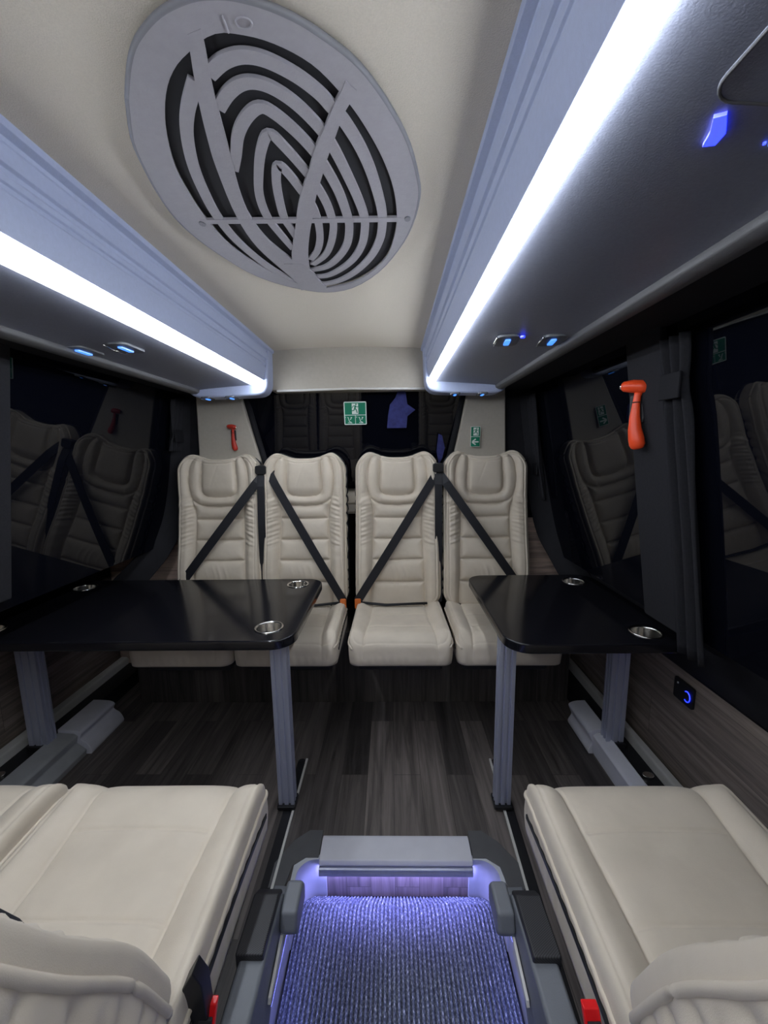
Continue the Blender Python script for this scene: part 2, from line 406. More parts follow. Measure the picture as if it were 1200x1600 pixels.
# annulus plate: match points by angle
def annulus(inner, a, b, z0, z1):
    n = 120; V = []; F = []
    op = smooth_poly(plate_outline + [plate_outline[0]], 4)
    oa = [math.atan2((p[1] - gy) / b, (p[0] - gx) / a) for p in op]; oo = np.argsort(oa); oa = np.array(oa)[oo]; op = np.array(op)[oo]
    ip = smooth_poly(inner + [inner[0]], 8)
    ang = [math.atan2((p[1] - gy) / b, (p[0] - gx) / a) for p in ip]
    order = np.argsort(ang); angs = np.array(ang)[order]; ips = np.array(ip)[order]
    for k in range(n):
        th = -PI + 2 * PI * k / n
        x = np.interp(th, angs, ips[:, 0], period=2 * PI); y = np.interp(th, angs, ips[:, 1], period=2 * PI)
        for (px, py) in ((np.interp(th, oa, op[:, 0], period=2 * PI) - gx, np.interp(th, oa, op[:, 1], period=2 * PI) - gy), (x - gx, y - gy)):
            V.append((px, py, z0)); V.append((px, py, z1))
    for k in range(n):
        i = 4 * k; j = 4 * ((k + 1) % n)
        F += [(i, j, j + 2, i + 2), (i + 1, i + 3, j + 3, j + 1), (i, i + 1, j + 1, j), (i + 2, j + 2, j + 3, i + 3)]
    return V, F
ZG = -.004
plate_outline = [(-0.387, 0.674), (-0.429, 0.751), (-0.45, 0.817), (-0.468, 0.898), (-0.477, 0.979), (-0.469, 1.066), (-0.444, 1.158), (-0.408, 1.252), (-0.353, 1.326), (-0.285, 1.378), (-0.206, 1.408), (-0.118, 1.377), (-0.032, 1.271), (0.026, 1.139), (0.055, 1.032), (0.065, 0.927), (0.058, 0.864), (0.037, 0.779), (0.01, 0.715), (-0.02, 0.661), (-0.046, 0.626), (-0.077, 0.598), (-0.105, 0.577), (-0.133, 0.562), (-0.16, 0.552), (-0.188, 0.546), (-0.219, 0.546), (-0.246, 0.552), (-0.273, 0.562), (-0.302, 0.579), (-0.329, 0.6), (-0.356, 0.631)]
build('grille_plate', *annulus(slot_outer, A, B, ZG, ZG + .005), M['grille'], G)
V, F = [], []
mb = MB(); L = [(p[0] - gx, p[1] - gy, ZG + .004) for p in smooth_poly(plate_outline + [plate_outline[0]], 3)]; mb.tube(L + [L[0]], .0045, 8, caps=False); mb.out('rim', M['grille_edge'], G, smooth=True)
mb = MB(); mb.prism([(p[0] - gx, p[1] - gy) for p in smooth_poly(slot_outer + [slot_outer[0]], 3)[:-1]], .006, .009, lambda u, v, w: (u, v, w - .002)); mb.out('dark_backing', M['grille_dark'], G)
ribs = [
 [(-0.250, 0.640), (-0.222, 0.622), (-0.193, 0.615), (-0.163, 0.622), (-0.128, 0.645), (-0.1, 0.674), (-0.084, 0.7), (-0.068, 0.727), (-0.047, 0.781), (-0.031, 0.843), (-0.019, 0.915), (-0.013, 0.97), (-0.013, 1.02), (-0.021, 1.09), (-0.048, 1.177), (-0.096, 1.263), (-0.150, 1.322), (-.20, 1.345), (-0.235, 1.33)],
 [(-0.272, 0.648), (-0.307, 0.695), (-0.333, 0.743), (-0.358, 0.814), (-0.374, 0.893), (-0.383, 0.978), (-0.378, 1.082), (-0.348, 1.207), (-0.30, 1.31), (-.255, 1.36)],
 [(-0.26, 0.696), (-0.235, 0.671), (-0.21, 0.656), (-0.187, 0.655), (-0.163, 0.667), (-0.137, 0.694), (-0.112, 0.735), (-0.095, 0.778), (-0.077, 0.852), (-0.062, 0.925), (-0.054, 0.982), (-0.054, 1.028), (-0.066, 1.108), (-0.097, 1.189), (-0.143, 1.252), (-0.19, 1.29), (-0.24, 1.29)],
 [(-0.29, 0.83), (-0.27, 0.792), (-0.248, 0.746), (-0.221, 0.712), (-0.195, 0.696), (-0.175, 0.710), (-0.151, 0.745), (-0.130, 0.787), (-0.115, 0.833), (-0.100, 0.9), (-0.092, 0.975), (-0.091, 1.026), (-0.105, 1.107), (-0.138, 1.18), (-0.180, 1.232), (-0.23, 1.25)],
 [(-0.248, 1.126), (-0.262, 1.055), (-0.272, 0.982), (-0.265, 0.906), (-0.243, 0.835), (-0.22, 0.78), (-0.197, 0.748), (-0.180, 0.775), (-0.155, 0.838), (-0.140, 0.889), (-0.131, 0.937), (-0.128, 0.979), (-0.128, 1.024), (-0.145, 1.1), (-0.172, 1.165), (-0.215, 1.215)],
 [(-0.225, 1.08), (-0.231, 1.03), (-0.235, 0.984), (-0.226, 0.907), (-0.215, 0.853), (-0.202, 0.822), (-0.189, 0.845), (-0.175, 0.895), (-0.164, 0.94), (-0.161, 0.982), (-0.163, 1.03), (-0.172, 1.09), (-0.19, 1.145), (-0.215, 1.185)]]
mb = MB()
for i, rb in enumerate(ribs):
    pts = [(p[0] - gx, p[1] - gy, ZG + .0029 + .00012 * i) for p in smooth_poly(rb, 5)]
    mb.ribbon(pts, .0205 if i < 2 else .0195 if i < 4 else .0175, .005, (0, 0, 1))
mb.out('curved_rib', M['grille'], G)
def bar(L_, R_, name, dz=0.):
    a = smooth_poly(L_, 4); b = smooth_poly(R_, 4); n = min(len(a), len(b)); V = []; F = []
    a = [a[int(k * (len(a) - 1) / (n - 1))] for k in range(n)]; b = [b[int(k * (len(b) - 1) / (n - 1))] for k in range(n)]
    for k in range(n):
        for p in (a[k], b[k]):
            V.append((p[0] - gx, p[1] - gy, ZG - .0004 - dz)); V.append((p[0] - gx, p[1] - gy, ZG + .005 + dz))
    for k in range(n - 1):
        i = 4 * k; j = i + 4
        F += [(i, j, j + 2, i + 2), (i + 1, i + 3, j + 3, j + 1), (i, i + 1, j + 1, j), (i + 2, j + 2, j + 3, i + 3)]
    F += [(0, 2, 3, 1), (4 * n - 4, 4 * n - 3, 4 * n - 1, 4 * n - 2)]
    return build(name, V, F, M['grille'], G)
bar([(-0.251, 0.583), (-0.271, 0.641), (-0.284, 0.682), (-0.301, 0.745), (-0.318, 0.822), (-0.339, 0.975), (-0.337, 1.109), (-0.303, 1.257), (-0.274, 1.365)],
    [(-0.231, 0.577), (-0.241, 0.618), (-0.248, 0.642), (-0.257, 0.681), (-0.279, 0.791), (-0.299, 0.884), (-0.309, 0.981), (-0.297, 1.086), (-0.262, 1.185), (-0.230, 1.30), (-.225, 1.372)], 'long_bar')
bar([(-0.058, 0.652), (-0.068, 0.672), (-0.08, 0.691), (-0.1, 0.731), (-0.123, 0.773), (-0.143, 0.822), (-0.168, 0.878), (-0.193, 0.943), (-0.214, 1.01), (-0.239, 1.088), (-0.264, 1.174), (-0.281, 1.293), (-.285, 1.36)],
    [(-0.044, 0.668), (-0.056, 0.69), (-0.069, 0.712), (-0.086, 0.752), (-0.106, 0.798), (-0.123, 0.843), (-0.147, 0.906), (-0.166, 0.972), (-0.188, 1.044), (-0.212, 1.141), (-0.228, 1.244), (-0.228, 1.31), (-.225, 1.375)], 'long_bar', .0006)
mb = MB(); mb.prism([(-.292 - gx, 1.20 - gy), (-.245 - gx, 1.20 - gy), (-.222 - gx, 1.255 - gy), (-.214 - gx, 1.31 - gy), (-.206 - gx, 1.345 - gy), (-.200 - gx, 1.375 - gy), (-.285 - gx, 1.382 - gy)], ZG - .0014, ZG + .0045, lambda u, v, w: (u, v, w)); mb.out('bar_joint', M['grille'], G)
mb = MB(); mb.ribbon([(-.425 - gx, .990 - gy, ZG + .002), (-.2 - gx, .996 - gy, ZG + .002), (.03 - gx, 1.0 - gy, ZG + .002)], .016, .0055, (0, 0, 1))
mb.out('cross_bar', M['grille'], G)
mb = MB()
for x in (-.427, .045):
    mb = MB(); mb.prism([(.007 * math.cos(q * PI / 6) + x - gx, .009 * math.sin(q * PI / 6) + .996 - gy) for q in range(12)], ZG - .0025, ZG + .001, lambda u, v, w: (u, v, w))
    mb.out('screw', M['grille_edge'], G)
mb = MB(); rg = [(.010 * math.cos(q * PI / 8) - .015 + .02, .007 * math.sin(q * PI / 8) + .572 - gy, ZG - .0005) for q in range(17)]
mb.tube(rg, .0015, 6); mb.tube([(-.018, .562 - gy, ZG - .0005), (-.018, .582 - gy, ZG - .0005)], .0015, 6)
mb.out('moulded_mark', M['grille'], G, smooth=True)

# ------------------------------------------------------------------ floor and footwell
WX0, WX1, WY, WZ = -.335, .350, 1.185, -.15
def floor_mesh():
    mb = MB()
    mb.box(-1.80, 1.16, WY, YR, -.03, 0)
    mb.box(-1.80, WX0, Y0, WY, -.03, 0)
    mb.box(WX1, 1.16, Y0, WY, -.03, 0)
    return mb
struct(floor_mesh().out('floor', M['floor']))
# sub floor (aisle well) under the carpet
mb = MB(); mb.box(WX0 - .02, WX1 + .02, Y0, WY + .02, WZ - .03, WZ - .006)
struct(mb.out('floor', M['black']))
# carpet with ribs
def carpet():
    V = []; F = []
    ribs_n = 50; n = ribs_n * 6; xs = np.linspace(WX0 + .008, WX1 - .008, n + 1); ys = np.concatenate([np.linspace(Y0, .3, 6), np.linspace(.35, WY - .012, 40)])
    W = xs[-1] - xs[0]; cx = (xs[0] + xs[-1]) / 2
    for y in ys:
        d = (WY - .012) - y; r = .05
        half = W / 2 if d > r else W / 2 - r + math.sqrt(max(0, r * r - (r - d) ** 2))
        for i, x in enumerate(xs):
            V.append((cx + (x - cx) * half / (W / 2), y, WZ + .011 * (.5 + .5 * math.cos((x - xs[0]) / W * ribs_n * 2 * PI)) + .001 * rng.rand()))
    m = n + 1
    for j in range(len(ys) - 1):
        for i in range(n): F.append((j * m + i, j * m + i + 1, (j + 1) * m + i + 1, (j + 1) * m + i))
    return V, F
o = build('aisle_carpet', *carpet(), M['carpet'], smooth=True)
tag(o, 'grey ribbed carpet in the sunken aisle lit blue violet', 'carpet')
# riser
mb = MB(); mb.box(-.27, .275, WY - .004, WY + .012, WZ, -.012)
struct(mb.out('trim_9', M['wood_riser']), 'wood look riser at the end of the sunken aisle')
# corner panels, pale plastic, curved
def corner(sgn, name, lab):
    mb = MB(); xe = WX0 if sgn < 0 else WX1
    P = []
    for k in range(9):
        a = k / 8 * PI / 2
        P.append((xe - sgn * .060 * (1 - math.cos(a)) - sgn * .004, WY - .055 + .055 * math.sin(a) - .006))
    P = [(xe - sgn * .004, WY - .16)] + P + [(xe - sgn * .095, WY - .006), (xe - sgn * .095, WY + .01), (xe + sgn * .012, WY + .01), (xe + sgn * .012, WY - .16)]
    mb.prism(P, WZ, .004, lambda u, v, w: (u, v, w))
    return struct(mb.out(name, M['well_plastic'], bevel=.002), lab)
corner(-1, 'trim_10', 'pale curved corner panel left of the aisle step')
corner(1, 'trim_11', 'pale curved corner panel right of the aisle step')
# well side walls
for s, xe, nm in ((-1, WX0, 'trim_12'), (1, WX1, 'trim_13')):
    mb = MB(); mb.box(min(xe, xe + s * .012), max(xe, xe + s * .012), Y0, WY - .155, WZ, -.002)
    struct(mb.out(nm, M['well_plastic']), ('left' if s < 0 else 'right') + ' side panel of the sunken aisle')
# aluminium nosing
t = thing('step_nosing', 'aluminium step nosing at the far end of the carpeted aisle', 'step nosing', (0, WY, 0))
mb = MB(); mb.prism([(-.022, -.006), (-.026, .002), (-.018, .014), (.060, .016), (.075, .010), (.078, .001), (-.01, .001)], -.262, .266, lambda u, v, w: (w, u, v))
mb.out('nosing_cap', M['alu_light'], t, bevel=.003)
mb = MB(); mb.prism([(-.024, -.008), (-.030, -.012), (-.030, -.018), (-.0265, -.021), (-.030, -.026), (-.030, -.038), (-.0255, -.038), (-.0255, -.023), (-.006, -.022), (-.006, -.006)], -.262, .266, lambda u, v, w: (w, u, v))
mb.out('grooved_face', M['alu'], t, bevel=.001)
mb = MB(); mb.box(-.255, .258, -.0245, -.0065, -.028, -.0225); mb.out('light_strip', M['step_led'], t)
# grey side rubber pads around the step
for s, nm, x0, x1 in ((-1, 'trim_14', -.415, -.266), (1, 'trim_15', .270, .425)):
    mb = MB()
    xi, xo = (x1, x0) if s < 0 else (x0, x1)
    P = [(xi, WY + .10), (xi + s * .05, WY + .10), (xi + s * .10, WY + .06), (xo, WY - .02), (xo, WY - .10), (xi + s * .095, WY - .10), (xi + s * .085, WY - .03), (xi + s * .045, WY - .002), (xi, WY - .002)]
    mb.prism(P, 0, .006, lambda u, v, w: (u, v, w))
    struct(mb.out(nm, M['grey_trim'], bevel=.002), 'grey rubber pad ' + ('left' if s < 0 else 'right') + ' of the aisle step')
# long aisle edge trims with led under the lip
for s, xe, nm, lab in ((-1, WX0, 'aisle_edge_trim', 'long grey edge trim on the left of the sunken aisle'), (1, WX1, 'aisle_edge_trim', 'long grey edge trim on the right of the sunken aisle')):
    t = thing(nm, lab, 'edge trim', (xe, 0, 0), 0, 'edge trims along the aisle')
    mb = MB(); mb.prism([(-s * .013, -.0075), (-s * .011, .004), (s * .012, .014), (s * .055, .016), (s * .062, .006), (s * .062, 0), (s * .004, -.001)], Y0, WY - .10, lambda u, v, w: (u, w, v))
    mb.out('cover', M['mid_trim'], t, bevel=.002)
    mb = MB(); a, b = sorted((-s * .0115, -s * .0025)); mb.box(a, b, Y0, WY - .16, -.012, -.008); mb.out('light_strip', M['well_led'], t)
# floor tracks
for s, x in ((-1, -.405), (1, .395)):
    t = thing('seat_track', 'black and white floor track running %s of the aisle' % ('left' if s < 0 else 'right'), 'seat track', (x, 0, 0), -s * .03 if s > 0 else .0, 'seat tracks in the floor')
    mb = MB(); a, b = sorted((0, s * .034)); mb.box(a, b, -1.2, 1.62, 0, .004); mb.prism([(s * .034 * .5 + .017 * math.cos(q * PI / 8), 1.62 + .017 * math.sin(q * PI / 8)) for q in range(9)], 0, .004, lambda u, v, w: (u, v, w)); mb.out('black_channel', M['black'], t, bevel=.001)
    mb = MB(); a, b = sorted((0, -s * .009)); mb.box(a, b, -1.2, 1.635, 0, .007); mb.out('white_edge', M['white_trim'], t, bevel=.001)
# rear plinth
mb = MB(); mb.box(-1.44, .975, 2.06, 2.45, .001, .42)
struct(mb.out('trim_16', M['wood_front']), 'dark wood look plinth below the rear bench')

# ------------------------------------------------------------------ side walls, sills, windows
SIDE = {1: dict(wall=1.12, sill=[(1.12, .56), (1.075, .66), (1.045, .78), (.96, .86)], gx0=.94, gz=.80, slope=.15, top=.785),
        -1: dict(wall=-1.76, sill=[(-1.76, .66), (-1.72, .78), (-1.50, .87), (-1.35, .93)], gx0=-1.345, gz=.80, slope=.15, top=-1.145)}
def sill_lift(y):                         # the window's lower edge sweeps up towards the rear
    t = max(0., (y - 1.55)) / .9
    return .50 * t ** 1.35
def glassx(s, z):
    d = SIDE[s]; return d['gx0'] - s * d['slope'] * (z - d['gz'])
for s, wn in ((-1, 'left'), (1, 'right')):
    d = SIDE[s]; wx = d['wall']
    mb = MB(); a, b = sorted((wx, wx + s * .03)); mb.box(a, b, Y0, YR, 0, 1.25)
    struct(mb.out('wall_' + wn, M['wood_wall']))
    # sill band
    V = []; F = []; ys = list(np.linspace(Y0, 1.4, 8)) + list(np.linspace(1.5, YR, 14))
    prof = smooth_poly(d['sill'], 4); n = len(prof)
    for y in ys:
        L_ = 0.
        for i, p in enumerate(prof):
            q = i / (n - 1)
            z = p[1] + L_
            x = p[0] if s > 0 else p[0]
            gx_ = glassx(s, z)
            x = p[0] * (1 - q) + (gx_ - s * .004) * q if L_ > 0 else p[0]
            x = p[0] + (gx_ - s * .004 - p[0]) * q ** 2 * min(1, L_ * 4)
            V.append((x, y, z))
    m = n
    for j in range(len(ys) - 1):
        for i in range(n - 1): F.append((j * m + i, j * m + i + 1, (j + 1) * m + i + 1, (j + 1) * m + i))
    o = build('trim_%d' % (17 if s < 0 else 18), V, F, M['trim_dark'], smooth=True)
    sd = o.modifiers.new('solid', 'SOLIDIFY'); sd.thickness = .012; sd.offset = 0
    struct(o, 'dark sweeping sill below the %s window' % wn)
    # glass pane: one leaning sheet
    zt = 1.76; z0 = .82 if s > 0 else .88
    mb = MB(); mb.prism([(glassx(s, z0), z0), (glassx(s, zt), zt), (glassx(s, zt) + s * .006, zt), (glassx(s, z0) + s * .006, z0)], Y0, 2.40, lambda u, v, w: (u, w, v))
    struct(mb.out('window_%d' % (2 if s < 0 else 3), M['glass']), 'dark %s side window mirroring the seats' % wn)
    # rear quarter trim (dark) between window and cream pillar
    mb = MB()
    if s > 0: mb.prism([(.64, 1.76), (.68, 1.05), (.90, 1.05), (.80, 1.76)], 2.335, 2.40, lambda u, v, w: (u, w, v))
    else: mb.prism([(-1.08, 1.76), (-1.12, 1.05), (-1.36, 1.05), (-1.17, 1.76)], 2.335, 2.40, lambda u, v, w: (u, w, v))
    struct(mb.out('trim_%d' % (19 if s < 0 else 20), M['trim_dark'], bevel=.01), 'dark corner trim at the rear end of the %s window' % wn)
    # window pillar
    mb = MB(); yA, yB = (1.21, 1.38) if s > 0 else (.98, 1.28)
    zb = .81 if s > 0 else .92
    mb.prism([(glassx(s, zb) - s * .004, zb), (glassx(s, 1.75) - s * .004, 1.75), (glassx(s, 1.75) - s * .028, 1.75), (glassx(s, zb) - s * .028, zb)], yA, yB, lambda u, v, w: (u, w, v))
    struct(mb.out('trim_%d' % (21 if s < 0 else 22), M['grey_trim'] if False else M['curtain'], bevel=.008), 'charcoal pillar on the %s window' % wn)
for s, wn, pts in ((1, 'right', [(1.07, 2.07, .56), (1.03, 2.07, .66), (.97, 2.09, .755), (.93, 2.15, .85), (.89, 2.22, .96), (.855, 2.27, 1.16), (.83, 2.30, 1.45), (.79, 2.30, 1.72)]),
                   (-1, 'left', [(-1.57, 2.05, .54), (-1.49, 2.06, .66), (-1.40, 2.10, .76), (-1.32, 2.17, .88), (-1.28, 2.26, 1.03), (-1.25, 2.30, 1.25), (-1.20, 2.30, 1.72)])):
    mb = MB(); mb.ribbon([tuple(p) for p in smooth_poly(pts, 6)], .135, .03, (-s * .55, -.75, .25))
    struct(mb.out('trim_%d' % (25 if s > 0 else 26), M['trim_dark'], bevel=.006), 'dark curved trim sweeping up beside the rear seats at the %s window' % wn)
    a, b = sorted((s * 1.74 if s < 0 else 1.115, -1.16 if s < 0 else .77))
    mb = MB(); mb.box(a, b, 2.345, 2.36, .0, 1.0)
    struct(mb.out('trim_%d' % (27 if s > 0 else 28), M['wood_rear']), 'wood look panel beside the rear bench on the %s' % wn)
# front bulkhead
mb = MB(); mb.box(-1.8, 1.2, Y0 - .04, Y0, -.2, 2.0); struct(mb.out('wall_front', M['trim_dark']))
# upper outer skins so nothing is open behind the glass
for s, nm in ((-1, 'trim_23'), (1, 'trim_24')):
    mb = MB(); x = 1.2 if s > 0 else -1.84; mb.box(x, x + .03, Y0, YR, 0, 2.0); struct(mb.out(nm, M['outside']), 'outer body skin')

# curtains: gathered charcoal curtains
def curtain(s, ya, yb, z0, z1, label, band):
    t = thing('curtain', label, 'curtain', (glassx(s, z0), ya, z0), 0, 'gathered curtains at the window pillars')
    n = 46; rows = 26; V = []; F = []
    for j in range(rows):
        q = j / (rows - 1); z = z0 + (z1 - z0) * q
        squeeze = 1 - .28 * math.exp(-((q - band) / .06) ** 2) + .10 * (1 - q)
        for i in range(n):
            u = i / (n - 1)
            y = (ya + yb) / 2 + (u - .5) * (yb - ya) * squeeze
            x = glassx(s, z) - s * (.030 + .014 * math.sin(u * 5.2 * PI + .6 * math.sin(q * 5)) * (.6 + .4 * squeeze))
            V.append((x - glassx(s, z0), y - ya, z - z0))
    for j in range(rows - 1):
        for i in range(n - 1): F.append((j * n + i, j * n + i + 1, (j + 1) * n + i + 1, (j + 1) * n + i))
    o = build('fabric', V, F, M['curtain'], t, smooth=True); sd = o.modifiers.new('solid', 'SOLIDIFY'); sd.thickness = .004
    mb = MB(); zc = z0 + (z1 - z0) * band; x = glassx(s, zc) - s * .05 - glassx(s, z0)
    a, b = sorted((x - .004, x + .004)); w = (yb - ya) * .40
    mb.box(a, b, (yb - ya) / 2 - w, (yb - ya) / 2 + w, zc - z0 - .035, zc - z0 + .035); mb.out('tie_band', M['trim_dark'], t, bevel=.003)
    return t
curtain(1, 1.10, 1.20, .76, 1.70, 'gathered charcoal curtain with tie band behind the right pillar', .86)
curtain(-1, .92, 1.15, .92, 1.70, 'gathered charcoal curtain at the left picture edge', .86)
curtain(1, 2.22, 2.31, 1.12, 1.70, 'dark curtain gathered at rear corner of the right window', .3)
curtain(-1, 2.20, 2.31, 1.42, 1.70, 'dark curtain gathered at rear corner of the left window', .3)

# wall-side seat rails
def side_rail(s):
    t = thing('wall_rail', 'long aluminium seat rail with grey cover along the %s wall' % ('left' if s < 0 else 'right'), 'wall rail', (0, 0, 0), 0, 'wall rails')
    if s > 0: X = dict(bi=.905, ti=.90, tm=.975, tr=1.055, wo=1.098, wl=1.118)
    else: X = dict(bi=-1.435, ti=-1.47, tm=-1.575, tr=-1.68, wo=-1.735, wl=-1.757)
    sg = s
    mb = MB(); body = [(X['bi'] + sg * .02, .001), (X['bi'] + sg * .015, .03), (X['ti'] + sg * .022, .065), (X['ti'] + sg * .014, .100), (X['ti'] + sg * .03, .112), (X['tm'], .118), (X['tm'] + sg * .004, .108), (X['tm'] + sg * .004, .001)]
    mb.prism(body, -1.3, 1.665, lambda u, v, w: (u, w, v)); mb.out('rail_body', M['rail_grey'] if s < 0 else M['alu_light'], t, bevel=.004)
    cap = smooth_poly([(X['bi'], .001), (X['bi'] - sg * .004, .02), (X['bi'] + sg * .012, .055), (X['ti'] + sg * .008, .080), (X['ti'] + sg * .000, .108), (X['ti'] + sg * .03, .124), (X['tm'] + sg * .008, .128)], 4)
    mb = MB(); mb.prism([tuple(p) for p in cap] + [(X['tm'] + sg * .010, .001)], 1.668, 1.885 if s > 0 else 1.90, lambda u, v, w: (u, w, v)); mb.out('end_cover', M['alu_light'], t, bevel=.004)
    mb = MB(); a, b = sorted((X['tm'] + sg * .012, X['tr'] + sg * .01)); mb.box(a, b, -1.3, 2.42, .001, .085); mb.out('black_channel', M['black'], t)
    mb = MB(); mb.prism([(X['tr'] + sg * .012, .001), (X['tr'] + sg * .012, .115), (X['tr'] + sg * .018, .125), (X['wo'], .128), (X['wo'], .001)], -1.3, 2.42, lambda u, v, w: (u, w, v)); mb.out('outer_strip', M['white_trim'] if s > 0 else M['white_trim'], t, bevel=.003)
    mb = MB(); xm = (X['tm'] + X['tr']) / 2 + sg * .01
    for y in (1.44, 1.30, .8):
        mb = MB(); mb.prism([(xm + .022 * math.cos(q * PI / 6), y + .016 * math.sin(q * PI / 6)) for q in range(12)], .086, .10, lambda u, v, w: (u, v, w))
        mb.out('track_fitting', M['steel'], t, bevel=.002)
    mb = MB(); a, b = sorted((X['tr'] - sg * .02, X['wo'])); mb.prism([(a, .10), (b, .10), (b, .21), (a, .17)], 2.39, 2.42, lambda u, v, w: (u, w, v)); mb.out('end_bracket', M['mid_trim'], t, bevel=.004)
    return t
side_rail(1); side_rail(-1)

# socket plate
t = thing('power_socket', 'black power socket plate with blue ring on right wall panel', 'power socket', (1.118, 1.415, .475), 0)
mb = MB(); mb.prism(rrect(-.05, .05, -.042, .042, .008), 0, .010, lambda u, v, w: (-w, u, v)); mb.out('plate', M['black'], t, bevel=.002)
mb = MB(); mb.tube([(-.0115, -.022 - .016 * math.cos(a * PI / 10), -.004 + .020 * math.sin(a * PI / 10)) for a in range(-7, 8)], .0018, 6); mb.out('light_ring', M['blue_led'], t, smooth=True)
mb = MB(); mb.prism([(.004 * math.cos(q * PI / 4) + .028, .004 * math.sin(q * PI / 4) + .024) for q in range(8)], .010, .012, lambda u, v, w: (-w, u, v)); mb.out('indicator', M['white'], t)

# ------------------------------------------------------------------ seats
def seg_dist(px, py, poly):
    d = np.full(px.shape, 9.)
    for (ax, ay), (bx, by) in zip(poly[:-1], poly[1:]):
        vx, vy = bx - ax, by - ay; L2 = vx * vx + vy * vy + 1e-12
        t = np.clip(((px - ax) * vx + (py - ay) * vy) / L2, 0, 1)
        d = np.minimum(d, np.hypot(px - ax - t * vx, py - ay - t * vy))
    return d
def sstep(a, b, x):
    t = np.clip((x - a) / (b - a), 0, 1); return t * t * (3 - 2 * t)
def vnoise(x, y, seed, amp=1.):
    r = np.random.RandomState(seed); o = np.zeros_like(x)
    for _ in range(7):
        a, b, c = r.uniform(-1, 1, 3); o += np.sin(x * a * 30 + y * b * 30 + c * 6)
    return o / 7 * amp
def pad(hw, L, T, rc, Redge, hfun, nx=110, ny=170, side_rows=6, side_fn=None, widthfn=None, topfn=None):
    """closed cushion: x across, y along, z out. returns V (array), F, info"""
    u = np.linspace(-1, 1, nx + 1); u = .65 * u + .35 * np.sin(u * PI / 2)
    v = np.linspace(-1, 1, ny + 1); v = .65 * v + .35 * np.sin(v * PI / 2)
    S, Tt = np.meshgrid(u, v)                       # rows = v
    X = S * hw; Y = Tt * L / 2
    bx, by = hw - rc, L / 2 - rc
    ax = np.clip((np.abs(X) - bx) / rc, 0, 1); ay = np.clip((np.abs(Y) - by) / rc, 0, 1)
    nx_ = ax * np.sqrt(1 - ay ** 2 / 2); ny_ = ay * np.sqrt(1 - ax ** 2 / 2)
    X = np.where(ax > 0, np.sign(X) * (bx + nx_ * rc), X); Y = np.where(ay > 0, np.sign(Y) * (by + ny_ * rc), Y)
    qx = np.abs(X) - bx; qy = np.abs(Y) - by
    sdf = np.hypot(np.maximum(qx, 0), np.maximum(qy, 0)) + np.minimum(np.maximum(qx, qy), 0) - rc
    e = np.clip(-sdf, 0, 1)
    s = X / hw; t = (Y + L / 2) / L
    k = np.clip(1 - e / Redge, 0, 1)
    drop = Redge * (1 - np.sqrt(np.clip(1 - k * k, 0, 1)))
    Z = T - drop + hfun(s, t, X, Y, e)
    Yp = Y + L / 2
    if topfn is not None: Yp = Yp + topfn(s, t)
    if widthfn is not None: X = X * widthfn(t)
    V = np.stack([X, Yp, Z], -1).reshape(-1, 3)
    nX = nx + 1; idx = lambda j, i: j * nX + i
    F = [(idx(j, i), idx(j, i + 1), idx(j + 1, i + 1), idx(j + 1, i)) for j in range(ny) for i in range(nx)]
    loop = [idx(0, i) for i in range(nx)] + [idx(j, nx) for j in range(ny)] + [idx(ny, i) for i in range(nx, 0, -1)] + [idx(j, 0) for j in range(ny, 0, -1)]
    B_ = V[loop]; n = len(loop)
    tan = np.roll(B_, -1, 0) - np.roll(B_, 1, 0); nrm = np.stack([tan[:, 1], -tan[:, 0]], -1); nrm /= np.maximum(np.linalg.norm(nrm, axis=1, keepdims=True), 1e-9)
    per = np.cumsum(np.linalg.norm(np.diff(B_[:, :2], axis=0, append=B_[:1, :2]), axis=1))
    prev = loop; allV = [V]; base = len(V)
    for r in range(1, side_rows + 1):
        q = r / side_rows; z = B_[:, 2] * (1 - q)
        off = side_fn(q, per, B_) if side_fn else 0.006 * math.sin(q * PI) * np.ones(n)
        P_ = np.stack([B_[:, 0] + nrm[:, 0] * off, B_[:, 1] + nrm[:, 1] * off, z], -1)
        allV.append(P_); cur = list(range(base, base + n)); base += n
        for i in range(n): F.append((prev[i], cur[i], cur[(i + 1) % n], prev[(i + 1) % n]))
        prev = cur
    F.append(tuple(prev))
    return np.concatenate(allV), F

HW = .232
